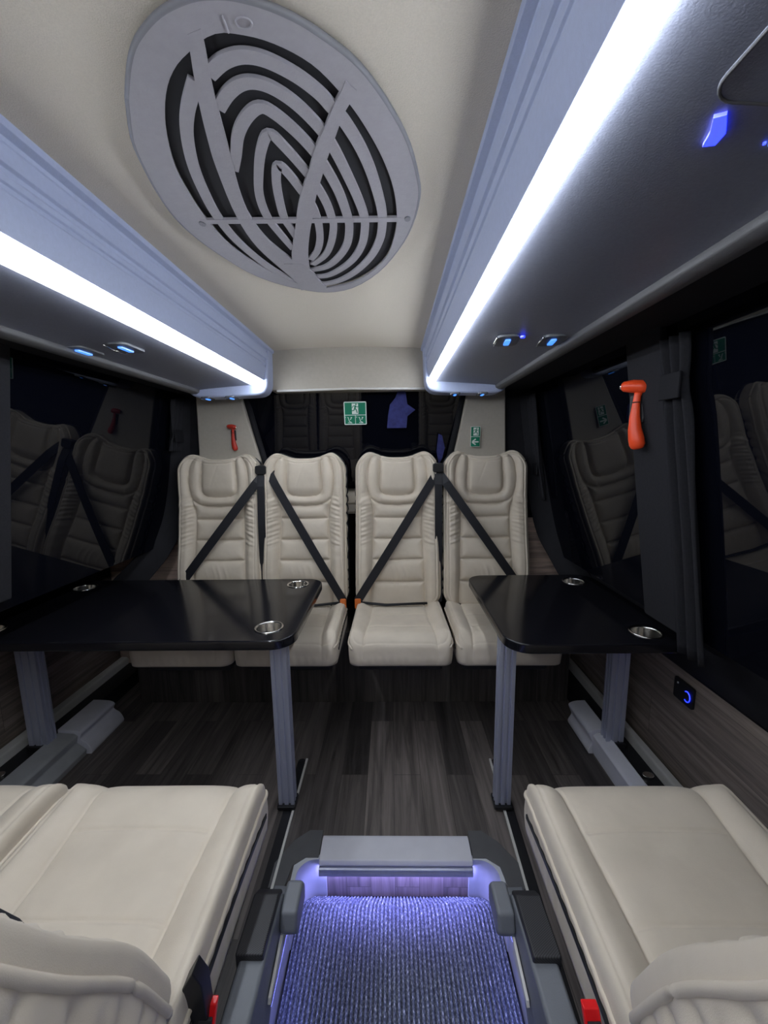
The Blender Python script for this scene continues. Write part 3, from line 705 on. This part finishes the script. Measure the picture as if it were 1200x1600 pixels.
# --- cushion : y from back (0) to front (L)
CL, CT = .50, .125
c_side = [[(-.62 * HW, -.26), (-.64 * HW, .0), (-.70 * HW, .2), (-.74 * HW, .30)], [(.62 * HW, -.26), (.64 * HW, .0), (.70 * HW, .2), (.74 * HW, .30)]]
def cush_h(s, t, X, Y, e):
    d = np.minimum(seg_dist(X, Y, c_side[0]), seg_dist(X, Y, c_side[1]))
    h = .009 * (1 - np.exp(-d / .018)) - .005 * np.exp(-(d / .0035) ** 2)
    # fine cross stitch lines in the centre panel
    inner = sstep(.66, .60, np.abs(s))
    for yy in (-.075, .09):
        dd = np.abs(Y - yy - .01 * np.cos(s * 1.6)); h -= inner * (.0038 * np.exp(-(dd / .0032) ** 2) + .0022 * np.exp(-(dd / .02) ** 2))
    h += .016 * sstep(.62, .86, np.abs(s)) * sstep(1.0, .85, t)
    h -= .010 * (1 - s * s) * sstep(.9, .4, t)
    dr = np.abs(e - .017); h -= .0028 * np.exp(-(dr / .0028) ** 2)
    h += .0022 * np.exp(-((e - .008) / .006) ** 2)
    # waterfall front
    Rf = .085; yf = (CL / 2 - Y); k = np.clip(1 - yf / Rf, 0, 1); h -= np.maximum(0, Rf * (1 - np.sqrt(np.clip(1 - k * k, 0, 1))) - np.clip(.03 * (1 - np.sqrt(np.clip(1 - np.clip(1 - e / .03, 0, 1) ** 2, 0, 1))), 0, 1)) * .9
    h += .0022 * vnoise(X, Y, 3) * 1.
    # creases towards the back
    h += .0016 * np.sin((X * .8 + Y) * 150 + 2 * np.sin(X * 20)) * sstep(.22, .05, t)
    h += .0014 * np.exp(-((np.abs(X) - .09 - (Y + .1) * .5) / .006) ** 2) * sstep(.0, .2, t) * sstep(.6, .3, t) * np.abs(s)
    return h
def c_sidefn(q, per, B_): return .004 * math.sin(q * PI) + .0008 * np.sin(per * 180) * math.sin(q * PI)
cV, cF = pad(HW, CL, CT, .045, .03, cush_h, side_fn=c_sidefn, widthfn=lambda t: 1 + .015 * t)
cV = cV.copy()
cV[:, 2] += .02 * np.clip((cV[:, 1] - .1) / .4, 0, 1) * 0
# --- backrest: y up
BL, BT = .84, .085
def mir(p): return [(-x, y) for x, y in p]
def bs(p): return [(x * HW, (t - .5) * BL) for x, t in p]
side = bs([tuple(p) for p in smooth_poly([(.66, -.02), (.645, .15), (.625, .35), (.605, .52), (.605, .62), (.66, .70), (.735, .78), (.755, .86), (.72, .93), (.60, .985), (.52, 1.01)], 3)])
uin = bs([tuple(p) for p in smooth_poly([(.42, 1.02), (.42, .93), (.455, .85), (.44, .785), (.34, .752), (.18, .742), (0, .740)], 3)])
uout = bs([tuple(p) for p in smooth_poly([(.745, .80), (.68, .735), (.54, .70), (.34, .683), (0, .676)], 3)])
hors = [bs([(-.625, y), (0, y - .004), (.625, y)]) for y in (.595, .453, .314, .165)]
bseams = [side, mir(side), uin, mir(uin), uout, mir(uout)] + hors
def back_h(s, t, X, Y, e):
    d = np.full(X.shape, 9.)
    for p in bseams: d = np.minimum(d, seg_dist(X, Y, p))
    h = .017 * (1 - np.exp(-d / .015)) - .009 * np.exp(-(d / .0038) ** 2)
    a = np.abs(s)
    bol = sstep(.60, .80, a) * sstep(.80, .60, t)
    h += .026 * bol
    ring = sstep(.64, .72, t) * sstep(.40, .55, a) + sstep(.675, .70, t) * sstep(.76, .73, t) * .7
    h += .012 * np.clip(ring, 0, 1)
    h += .014 * sstep(.70, .85, a) * sstep(.70, .80, t)
    h += .010 * sstep(.74, .80, t) * sstep(.46, .36, a)
    # ruched bolsters
    w = sstep(.60, .68, a) * sstep(.36, .46, t) * sstep(.80, .70, t) * sstep(.012, .032, e)
    ph = Y * 330 + 26 * s * np.sign(s) + 1.8 * np.sin(Y * 37 + 3 * s) + .8 * np.sin(Y * 91)
    h += w * (.0030 * np.sin(ph * .8) + .0018 * np.sin(ph * .41 + 1))
    h += sstep(.012, .032, e) * sstep(.60, .68, a) * .0010 * np.sin(ph * .33) * sstep(.02, .3, t)
    # soft vertical creases in the lumbar panels
    lw = sstep(.05, .12, t) * sstep(.31, .24, t) * sstep(.6, .5, a)
    for cx_, am in ((-.035, .9), (.002, 1.2), (.03, .8), (.075, .5)): h += .0022 * am * lw * np.exp(-((X - cx_ - .01 * np.sin(Y * 30)) / .007) ** 2)
    # fine creases on headrest
    hw_ = sstep(.78, .86, t) * sstep(.42, .30, a)
    h -= .0014 * hw_ * np.exp(-((X - .02 + (Y - .33) * .35) / .004) ** 2)
    dr = np.abs(e - .020); h -= .0045 * np.exp(-(dr / .0035) ** 2) * sstep(.0, .12, t)
    h += .004 * np.exp(-((e - .009) / .008) ** 2)
    h += .0016 * vnoise(X, Y, 11)
    # forward profile: lumbar swell and head roll
    h += .018 * np.exp(-((t - .25) / .16) ** 2) + .012 * sstep(.7, .95, t)
    return h
def back_top(s, t):
    a = np.abs(s); ear = np.exp(-((a - .68) / .2) ** 2)
    return sstep(.82, 1., t) * (.020 * ear - .012 * np.exp(-(a / .36) ** 4))
def b_sidefn(q, per, B_):
    lo = sstep(BL * .52, BL * .36, np.abs(B_[:, 1] - BL * .42))
    ph = per * 46 + 2.6 * q + 1.5 * np.sin(per * 13)
    return .010 * math.sin(q * PI) + (.009 * (1 - np.abs(np.sin(ph))) ** 2 * -1 + .0012 * np.sin(per * 110 - 3 * q)) * float(sstep(.06, .28, q) * sstep(1.0, .7, q)) * lo
bV, bF = pad(HW, BL, BT, .075, .028, back_h, side_rows=14, side_fn=b_sidefn, widthfn=lambda t: 1.0 - .035 * t, topfn=back_top)
def loop_tube(pts, r, n=8):
    mb = MB(); mb.tube(list(pts) + [pts[0], pts[1]], r, n, caps=False); return mb
def lathe_box(*a): pass
def ring(V, nx, ny, rows, k):
    n = 2 * (nx + ny); b = (nx + 1) * (ny + 1) + (k - 1) * n
    return V[b:b + n:3]
# shared meshes for seats, in seat-local space (x across, y forward, z up; origin on floor under cushion's back edge)
SEAT_Z = .455                                     # underside of cushion
def cush_world(V):
    V = V.copy(); out = np.stack([V[:, 0], V[:, 1], V[:, 2] + SEAT_Z - .03 + .02 * V[:, 1] / CL + .0], -1); return out
def back_world(V, lean, fwd=0.):
    c, s_ = math.cos(lean), math.sin(lean)
    y = V[:, 1]; z = V[:, 2]
    return np.stack([V[:, 0], fwd + .015 - y * s_ + (z - BT) * c, SEAT_Z + .085 + y * c + (z - BT) * s_], -1)
def make_seat(lean, label, group, name='passenger_seat', fwd=0.):
    t = thing(name, label, 'seat', (0, 0, 0), 0, group)
    build('cushion', cush_world(cV), cF, M['leather'], t, smooth=True)
    # dark stripe and lower side of the cushion
    P = rrect(-HW * 1.03, HW * 1.03, .02, CL - .03, .04, 5)
    pts = [(x, y, SEAT_Z + .030 + .02 * y / CL) for x, y in P]
    for sx in (-1, 1):
        mb = MB()
        line = [(sx * (HW * (1 + .015 * q) + .0045), .03 + q * (CL - .085), SEAT_Z + .046 + .012 * math.sin(q * PI)) for q in np.linspace(0, 1, 14)]
        mb.ribbon(line, .011, .004, (1, 0, 0)); mb.out('side_piping', M['black'], t, smooth=False)
    mb = MB(); mb.box(-.20, .20, .03, CL - .09, SEAT_Z - .085, SEAT_Z - .028); mb.out('seat_pan', M['shell'], t, bevel=.012)
    build('backrest', back_world(bV, lean, fwd), bF, M['leather'], t, smooth=True)
    c_ = (0, 0, 0)
    mb = MB(); L_ = list(back_world(ring(bV, 110, 170, 14, 1), lean, fwd)); mb.tube(L_ + [L_[0]], .0065, 8, caps=False); mb.out('edge_piping', M['leather'], t, smooth=True)
    mb = MB(); L_ = list(back_world(ring(bV, 110, 170, 14, 9), lean, fwd)); mb.tube(L_ + [L_[0]], .0085, 8, caps=False); mb.out('black_edge', M['belt'], t, smooth=True)
    L_ = cush_world(ring(cV, 110, 170, 6, 1))
    for sx in (-1, 1):
        sel = sorted([tuple(p) for p in L_ if p[0] * sx > .205], key=lambda p: p[1])
        mb = MB(); mb.tube(sel[2:-2], .005, 8); mb.out('cushion_piping', M['leather'], t, smooth=True)
    # shell
    sV, sF = pad(HW * 1.01, BL * .985, .030, .08, .012, lambda s, t_, X, Y, e: 0 * X, nx=24, ny=36, side_rows=2, widthfn=lambda q: 1.0 - .035 * q)
    sV = sV.copy(); sV[:, 2] -= .028; build('back_shell', back_world(sV, lean, fwd), sF, M['shell'], t, smooth=True)
    # lower rear frame
    mb = MB(); mb.box(-.19, .19, -.09, .02, SEAT_Z - .06, SEAT_Z + .09); mb.out('recliner_frame', M['shell'], t, bevel=.01)
    return t
def dup(root, loc, rz, label):
    r = root.copy(); C.objects.link(r); r.location = loc; r.rotation_euler = (0, 0, rz); r['label'] = label
    for ch in list(root.children):
        c = ch.copy(); C.objects.link(c); c.parent = r
        for g in ch.children:
            d_ = g.copy(); C.objects.link(d_); d_.parent = c
    return r
LEAN_R, LEAN_N = math.radians(8), math.radians(26.5)
REAR_Y = 2.165
grp = 'cream seats of the rear bench'
seat0 = make_seat(LEAN_R, 'cream leather rear seat at left end of the bench below the hammer', grp)
seat0.location = (-.975, REAR_Y, 0); seat0.rotation_euler = (0, 0, PI)
s2 = dup(seat0, (-.490, REAR_Y, 0), PI, 'cream leather rear seat, second from the left wall, with diagonal belt')
s3 = dup(seat0, (.036, REAR_Y, 0), PI, 'cream leather rear seat third from left, directly ahead of the aisle')
s4 = dup(seat0, (.530, REAR_Y, 0), PI, 'cream leather rear seat at right end below the small green sign')
grn = 'cream seats in the foreground'
n0 = make_seat(LEAN_N, 'cream leather foreground seat left of the aisle', grn, fwd=.042)
NY = .40
n0.location = (-.555, NY, .022)
n1 = dup(n0, (-1.06, NY, .022), 0, 'cream leather foreground seat at the left picture edge, against the window')
n2 = dup(n0, (.560, NY, .022), 0, 'single cream leather foreground seat right of the aisle')
# legs / floor frames of the seats
def floor_frame(t, y0, y1, z1):
    mb = MB()
    for sx in (-.17, .17):
        mb = MB(); mb.prism([(y0, .002), (y1, .002), (y1, .03), ((y0 + y1) / 2 + .05, .035), ((y0 + y1) / 2 + .05, z1), ((y0 + y1) / 2 - .05, z1), ((y0 + y1) / 2 - .05, .035), (y0, .03)], sx - .016, sx + .016, lambda u, v, w: (w, u, v))
        mb.out('leg', M['shell'], t, bevel=.004)
for t in (n0, n1, n2): floor_frame(t, .04, .34, SEAT_Z - .06)
for t in (seat0, s2, s3, s4):
    mb = MB(); mb.box(-.17, .17, -.02, .12, .38, SEAT_Z - .05); mb.out('mounting_block', M['shell'], t)

# rear belts (in seat local space: x mirrored, y forward)
def surf_y(z, lean=LEAN_R):
    h = (z - SEAT_Z - .085) / math.cos(lean); return .015 - h * math.sin(lean) + .052
def belt(t, xa, za, xb, zb, buckle, w=.046, lap=None):
    sx = t.location.x
    pts = []
    for q in np.linspace(0, 1, 14):
        x = xa + (xb - xa) * q; z = za + (zb - za) * q
        pts.append((-(x - sx), surf_y(z) - .012 * (q < .05) + .010 * math.sin(q * PI), z))
    pts = [(pts[0][0] + .0, pts[0][1] - .07, pts[0][2] + .045)] + pts
    mb = MB(); mb.ribbon(pts, w, .003, (0, 1, 0)); b = mb.out('seat_belt', M['belt'], t)
    if buckle:
        mb = MB(); x, y, z = pts[-1]; mb.prism(rrect(x - .017, x + .017, z - .045, z + .012, .008), y - .012, y + .012, lambda u, v, w_: (u, w_, v))
        mb.out('buckle', M['orange'], t, bevel=.003)
        mb = MB(); mb.tube([(x, y, z - .01), (x * .3, y + .01, z - .022), (-x * .7, y + .004, z - .016)], .006, 6, sx=2.0); mb.out('lap_belt', M['belt'], t, smooth=True)
belt(seat0, -.712, 1.285, -1.175, .69, False)
belt(s2, -.675, 1.285, -.272, .585, True)
belt(s3, .252, 1.275, -.190, .585, True)
belt(s4, .272, 1.275, .70, .66, False)
# vertical strap between the pairs of seats
for t, x0 in ((seat0, -.722), (s3, .262)):
    sx = t.location.x; mb = MB()
    xs = -(x0 - sx)
    mb.ribbon([(xs, -.055, 1.32), (xs, -.02, 1.22), (xs, .0, 1.0), (xs, .01, .75), (xs, .02, .56)], .040, .003, (0, 1, 0)); mb.out('belt_tail', M['belt'], t)
    mb = MB(); mb.prism(rrect(xs - .03, xs + .03, 1.285, 1.335, .012), -.08, -.03, lambda u, v, w_: (u, w_, v)); mb.out('belt_guide', M['black'], t, bevel=.004)

# aisle-side armrests on foreground seats
def armrest(t, sx, flip):
    """sx: side of seat facing the aisle (+1 = +x)"""
    x = sx * (HW + .052)
    def f(u, v, w): return (x + sx * u, v, w)
    base = lambda: None
    mb = MB(); P = [(.30, .335), (.345, .355), (.36, .39), (.34, .415), (.26, .422), (.12, .425), (-.22, .43), (-.30, .36), (-.25, .25), (.20, .26)]
    mb.prism(P, -.030, .022, lambda u, v, w: (x + sx * w, u, v)); a = mb.out('armrest', M['mid_trim'], t, bevel=.008)
    mb = MB(); P = [(.345, .385), (.352, .41), (.325, .432), (.23, .437), (.215, .436), (.215, .40), (.32, .395)]
    mb.prism(P, -.036, .018, lambda u, v, w: (x + sx * w, u, v)); mb.out('carbon_pad', M['carbon'], a, bevel=.004)
    mb = MB(); mb.prism([(.385, .345), (.39, .38), (.375, .405), (.31, .405), (.295, .37), (.31, .345)], .022, .060, lambda u, v, w: (x + sx * w, u, v)); mb.out('recline_lever', M['alu_light'] if False else M['mid_trim'], a, bevel=.008)
    mb = MB(); mb.prism([(.29, .33), (.30, .36), (.21, .345), (.205, .335)], .024, .030, lambda u, v, w: (x + sx * w, u, v)); mb.out('white_cap', M['white_trim'], a, bevel=.001)
    # red buckle next to the seat
    bx = sx * (HW + .026)
    mb = MB(); mb.prism(rrect(-.018, .018, -.045, .045, .01), -.010, .010, lambda u, v, w: (bx + w,  .065 + v * .5 - u * .2, .475 + v * .8)); b = mb.out('buckle', M['black'], t, bevel=.003)
    mb = MB(); mb.prism([(-.012, .0), (.012, .0), (.012, .038), (-.012, .038)], -.0125, .0125, lambda u, v, w: (bx + w, .085 + v * .5 + u * .5, .49 + v * .8)); mb.out('release_button', M['red'], b, bevel=.002)
    mb = MB(); mb.tube([(bx, .05, .36), (bx, .08, .43)], .012, 8); mb.out('buckle_stalk', M['belt'], t)
armrest(n0, 1, 0); armrest(n2, -1, 0)
# black webbing across left foreground seat's rear
mb = MB(); mb.ribbon([(-.23, .190, .590), (-.17, .178, .588), (-.10, .158, .585), (-.04, .130, .582)], .015, .003, (0, 0, 1)); mb.out('lap_belt', M['belt'], n0)
mb = MB(); mb.prism([(.17, .56), (.20, .575), (.225, .565), (.245, .60), (.258, .575), (.262, .50), (.20, .50)], .085, .11, lambda u, v, w: (u, w, v)); mb.out('belt_latch', M['black'], n0, bevel=.002)

# ------------------------------------------------------------------ tables
def table(label, x0, x1, y0, y1, zt, cups, legs, rc):
    t = thing('dining_table', label, 'table', ((x0 + x1) / 2, (y0 + y1) / 2, 0), 0, 'black tables')
    cx, cy = t.location.x, t.location.y
    mb = MB(); P = rrect(x0 - cx, x1 - cx, y0 - cy, y1 - cy, rc, 12)
    mb.prism(P, zt - .036, zt, lambda u, v, w: (u, v, w)); top = mb.out('tabletop', M['table'], t, bevel=.006)
    # real recesses for cups
    for k, (x, y) in enumerate(cups):
        n = 40; V = []; F = []
        prof = [(.0535, zt + .0005), (.0535, zt + .0028), (.050, zt + .0036), (.0465, zt + .0022), (.0455, zt - .002), (.0445, zt - .05), (.040, zt - .058), (.0, zt - .059)]
        for r, z in prof:
            for q in range(n): V.append((x - cx + r * math.cos(2 * PI * q / n), y - cy + r * math.sin(2 * PI * q / n), z))
        for i in range(len(prof) - 1):
            for q in range(n): F.append((i * n + q, i * n + (q + 1) % n, (i + 1) * n + (q + 1) % n, (i + 1) * n + q))
        o = build('cup_holder', V, F, M['steel'], t, smooth=True)
        # outside of cup seen below
        cut = bpy.data.objects.new('cutter', None)
    # cut holes in the tabletop
    import bmesh
    cm = MB()
    for x, y in cups: cm.prism([(x - cx + .0475 * math.cos(2 * PI * q / 40), y - cy + .0475 * math.sin(2 * PI * q / 40)) for q in range(40)], zt - .06, zt + .02, lambda u, v, w: (u, v, w))
    c = cm.out('cutter', M['table'], t)
    md = top.modifiers.new('holes', 'BOOLEAN'); md.object = c; md.operation = 'DIFFERENCE'; md.solver = 'EXACT'
    top.modifiers.move(len(top.modifiers) - 1, 0)
    bpy.context.view_layer.update()
    dg = bpy.context.evaluated_depsgraph_get(); me = bpy.data.meshes.new_from_object(top.evaluated_get(dg))
    top.modifiers.clear(); top.data = me
    bpy.data.objects.remove(c)
    for x, y, z0, w, dpt in legs:
        x -= cx; y -= cy; g = .0075; mb = MB()
        hx, hy = w / 2, dpt / 2
        P = [(-hx, -hy)]
        P = rrect(-hx, hx, -hy, hy, .004, 3)
        # grooved extrusion profile
        def groove(a0, a1, fixed, horizontal, sgn):
            pass
        poly = []
        for (sxx, syy) in ((1, 1),):
            pass
        n = 3; poly = []
        def edge(pa, pb, nrm):
            out = [pa]
            for c_ in (.30, .70):
                px = pa[0] + (pb[0] - pa[0]) * c_; py = pa[1] + (pb[1] - pa[1]) * c_
                tx, ty = (pb[0] - pa[0]), (pb[1] - pa[1]); L_ = math.hypot(tx, ty); tx /= L_; ty /= L_
                ww = .0045
                out += [(px - tx * ww, py - ty * ww), (px - tx * ww - nrm[0] * g, py - ty * ww - nrm[1] * g), (px + tx * ww - nrm[0] * g, py + ty * ww - nrm[1] * g), (px + tx * ww, py + ty * ww)]
            return out
        poly += edge((-hx, -hy), (hx, -hy), (0, -1)) + edge((hx, -hy), (hx, hy), (1, 0)) + edge((hx, hy), (-hx, hy), (0, 1)) + edge((-hx, hy), (-hx, -hy), (-1, 0))
        mb.prism(poly, z0, zt - .037, lambda u, v, w_: (x + u, y + v, w_)); lg = mb.out('leg', M['alu'], t, bevel=.001)
        mb = MB(); mb.prism(rrect(x - hx * 1.15, x + hx * 1.15, y - hy * 1.5, y + hy * 1.5, .006, 3), z0 - .012 if z0 > .05 else z0, z0 + .014, lambda u, v, w_: (u, v, w_)); mb.out('foot', M['black'], lg, bevel=.002)
        mb = MB(); mb.prism(rrect(x - hx * 1.02, x + hx * 1.02, y - hy * 1.05, y + hy * 1.3, .004, 3), zt - .042, zt - .0362, lambda u, v, w_: (u, v, w_)); mb.out('top_bracket', M['black'], lg)
    return t
TZ = .75
table('glossy black table with four steel cup holders on the left', -1.685, -.352, 1.30, 1.995, TZ,
      [(-.466, 1.41), (-.470, 1.905), (-1.535, 1.880), (-1.535, 1.40)], [(-.428, 1.40, .006, .062, .046), (-1.600, 1.61, .098, .088, .05)], .085)
table('shorter glossy black table on the right under the orange hammer', .392, 1.030, 1.265, 2.03, TZ,
      [(.905, 1.352), (.905, 1.915)], [(.427, 1.40, .008, .060, .046), (.982, 1.63, .098, .076, .05)], .085)

# ------------------------------------------------------------------ hammers
def hammer(loc, rz, label, s=1., m1='hammer', lean=0.):
    t = thing('emergency_hammer', label, 'hammer', loc, rz, 'emergency hammers')
    t.rotation_euler = (lean, 0, rz)
    def P(y, x): return (x * s, 0, y * s)
    pts = [P(-.115, .014), P(-.110, .013), P(-.10, .012), P(-.08, .008), P(-.05, .002), P(-.01, -.001), P(.03, .0), P(.055, .002), P(.075, .006)]
    mb = MB(); mb.tube(pts, [.010 * s, .019 * s, .0235 * s, .0235 * s, .020 * s, .0155 * s, .0115 * s, .0105 * s, .014 * s], 16, sx=1., sy=.75, ref=(0, 1, 0)); mb.out('handle', M[m1], t, smooth=True)
    mb = MB(); mb.tube([(-.046 * s, 0, .090 * s), (-.040 * s, 0, .090 * s), (-.015 * s, 0, .088 * s), (.012 * s, 0, .084 * s), (.028 * s, 0, .080 * s), (.033 * s, 0, .079 * s)], [.011 * s, .0165 * s, .0205 * s, .021 * s, .017 * s, .010 * s], 16); h = mb.out('head', M[m1], t, smooth=True)
    mb = MB(); mb.tube([(-.050 * s, 0, .090 * s), (-.044 * s, 0, .090 * s)], [.009 * s, .0125 * s], 12); mb.tube([(.031 * s, 0, .079 * s), (.038 * s, 0, .079 * s)], [.015 * s, .007 * s], 12); mb.out('steel_tip', M['steel'], h, smooth=True)
    mb = MB(); mb.tube([(-.0005 * s, 0, .034 * s), (-.0005 * s, 0, .037 * s)], .0122 * s, 16, sx=1, sy=.8, ref=(0, 1, 0)); mb.out('seal_line', M['black'], h.parent, smooth=True)
    mb = MB(); mb.prism(rrect(-.022 * s, .022 * s, -.03 * s, .06 * s, .005), .010 * s, .022 * s, lambda u, v, w: (u, w, v)); mb.out('wall_clip', M['black'], t, bevel=.002)
    return t
hx = glassx(1, 1.52) - .047
hammer((hx, 1.315, 1.51), -PI / 2 + .75, 'bright orange red hammer hanging on the right window pillar', .98)
hammer((-.895, 2.285, 1.495), 0, 'dull red hammer on cream pillar left of the rear window', .66, 'hammer_dark')

# ------------------------------------------------------------------ signs
def capsule(mb, x0, z0, x1, z1, w, y):
    mb.ribbon([(x0, y, z0), (x1, y, z1)], w, .001, (0, 1, 0))
def runner(mb, cx, cz, s, y):
    mb.prism([(cx + .10 * s + .075 * s * math.cos(q * PI / 5), cz + .40 * s + .075 * s * math.sin(q * PI / 5)) for q in range(10)], y - .0005, y + .0005, lambda u, v, w: (u, w, v))
    for a in ((.06, .30, -.02, .02, .15), (.04, .28, -.20, .24, .07), (-.20, .24, -.28, .08, .06), (.06, .27, .18, .14, .07), (.18, .14, .32, .20, .06),
              (-.02, .04, .14, -.14, .10), (.14, -.14, .20, -.42, .09), (-.03, .04, -.12, -.18, .10), (-.12, -.18, -.36, -.20, .08)):
        capsule(mb, cx + a[0] * s, cz + a[1] * s, cx + a[2] * s, cz + a[3] * s, a[4] * s, y)
def sign_big():
    t = thing('exit_sign', 'square green and white exit sign on the rear window', 'sign', (-.198, 2.318, 1.620), 0)
    t.rotation_euler = (-.185 * -1, 0, 0)
    w = .064
    mb = MB(); mb.prism(rrect(-w, w, -w, w, .006), 0, .002, lambda u, v, q: (u, q, v)); mb.out('white_panel', M['white'], t)
    mb = MB()
    for a in ((-w + .005, w - .005, -.008, w - .005), (-w + .005, -.0015, -w + .005, -.0115), (.0015, w - .005, -w + .005, -.0115)): mb.box(a[0], a[1], -.0012, 0, a[2], a[3])
    mb.out('green_field', M['green'], t)
    mb = MB(); mb.box(-.018, .018, -.0020, -.0010, -.004, w - .010); mb.out('door_symbol', M['white'], t)
    mb = MB(); runner(mb, 0, .026, .058, -.0026); mb.out('running_figure', M['green'], t)
    mb = MB()
    for cx in (-.031, .033):
        for a in ((-.006, -.008, .008, -.014), (-.010, .012, -.004, -.008), (.008, .012, .002, .0), (-.014, .014, -.008, .012), (-.012, -.016, .012, -.018), (.004, .014, .012, .012)):
            capsule(mb, cx + a[0], -.036 + a[1], cx + a[2], -.036 + a[3], .0035, -.0018)
    capsule(mb, -.056, -.018, -.056, -.024, .0018, -.0018)
    L_ = [(.005, -.018), (.009, -.018), (.009, -.021), (.005, -.024), (.009, -.024)]
    for p, q in zip(L_[:-1], L_[1:]): capsule(mb, p[0], p[1], q[0], q[1], .0014, -.0018)
    mb.out('hand_symbol', M['white'], t)
sign_big()
def sign_small():
    t = thing('exit_arrow_sign', 'small green sign with running figure and left arrow on cream pillar', 'sign', (.480, 2.283, 1.478), 0)
    t.rotation_euler = (.06, 0, 0)
    w, h = .027, .056
    mb = MB(); mb.box(-w, w, 0, .002, -h, h); mb.out('white_panel', M['white'], t)
    mb = MB(); mb.box(-w + .0022, w - .0022, -.001, 0, .0015, h - .0022); mb.box(-w + .0022, w - .0022, -.001, 0, -h + .0022, -.0015); mb.out('green_field', M['green'], t)
    mb = MB(); mb.box(-.012, .017, -.0018, -.001, .006, h - .006); mb.out('door_symbol', M['white'], t)
    mb = MB(); runner(mb, .002, .028, .043, -.0024); mb.out('running_figure', M['green'], t)
    mb = MB()
    for a in ((-.017, -.029, .019, -.029, .007), (-.018, -.028, .002, -.013, .007), (-.018, -.030, .002, -.045, .007)): capsule(mb, a[0], a[1], a[2], a[3], a[4], -.0018)
    mb.out('arrow', M['white'], t)
sign_small()
# reflection of navy cloth in the rear glass, added as solid shapes
def cloth(name, out, y, m, label):
    t = MB(); t.prism(out, y, y + .006, lambda u, v, w: (u, w - (v - 1.5) * .18, v)); o = t.out(name, m, bevel=.002)
    return tag(o, label, 'cloth', 'blue cloth reflections in the rear window')
cloth('cloth_reflection', [(.045, 1.735), (.03, 1.70), (.0, 1.665), (-.012, 1.60), (-.018, 1.535), (.095, 1.535), (.10, 1.60), (.145, 1.635), (.10, 1.665), (.088, 1.735)], 2.345, M['navy'], 'navy blue cloth reflection at top of rear window right of the sign')
cloth('cloth_reflection', [(.278, 1.50), (.300, 1.49), (.318, 1.42), (.305, 1.36), (.285, 1.32), (.27, 1.40)], 2.335, M['navy'], 'narrow navy cloth reflection between rear window edge and right pillar')

# ------------------------------------------------------------------ world, render settings
w = bpy.data.worlds.new('night'); SC.world = w; w.use_nodes = True
w.node_tree.nodes['Background'].inputs[0].default_value = (.01, .012, .02, 1); w.node_tree.nodes['Background'].inputs[1].default_value = .3
SC.view_settings.view_transform = 'Standard'; SC.view_settings.look = 'None'
SC.view_settings.exposure = 0; SC.view_settings.gamma = 1; SC.view_settings.use_curve_mapping = False
SC.cycles.max_bounces = 8; SC.cycles.diffuse_bounces = 5; SC.cycles.use_denoising = True
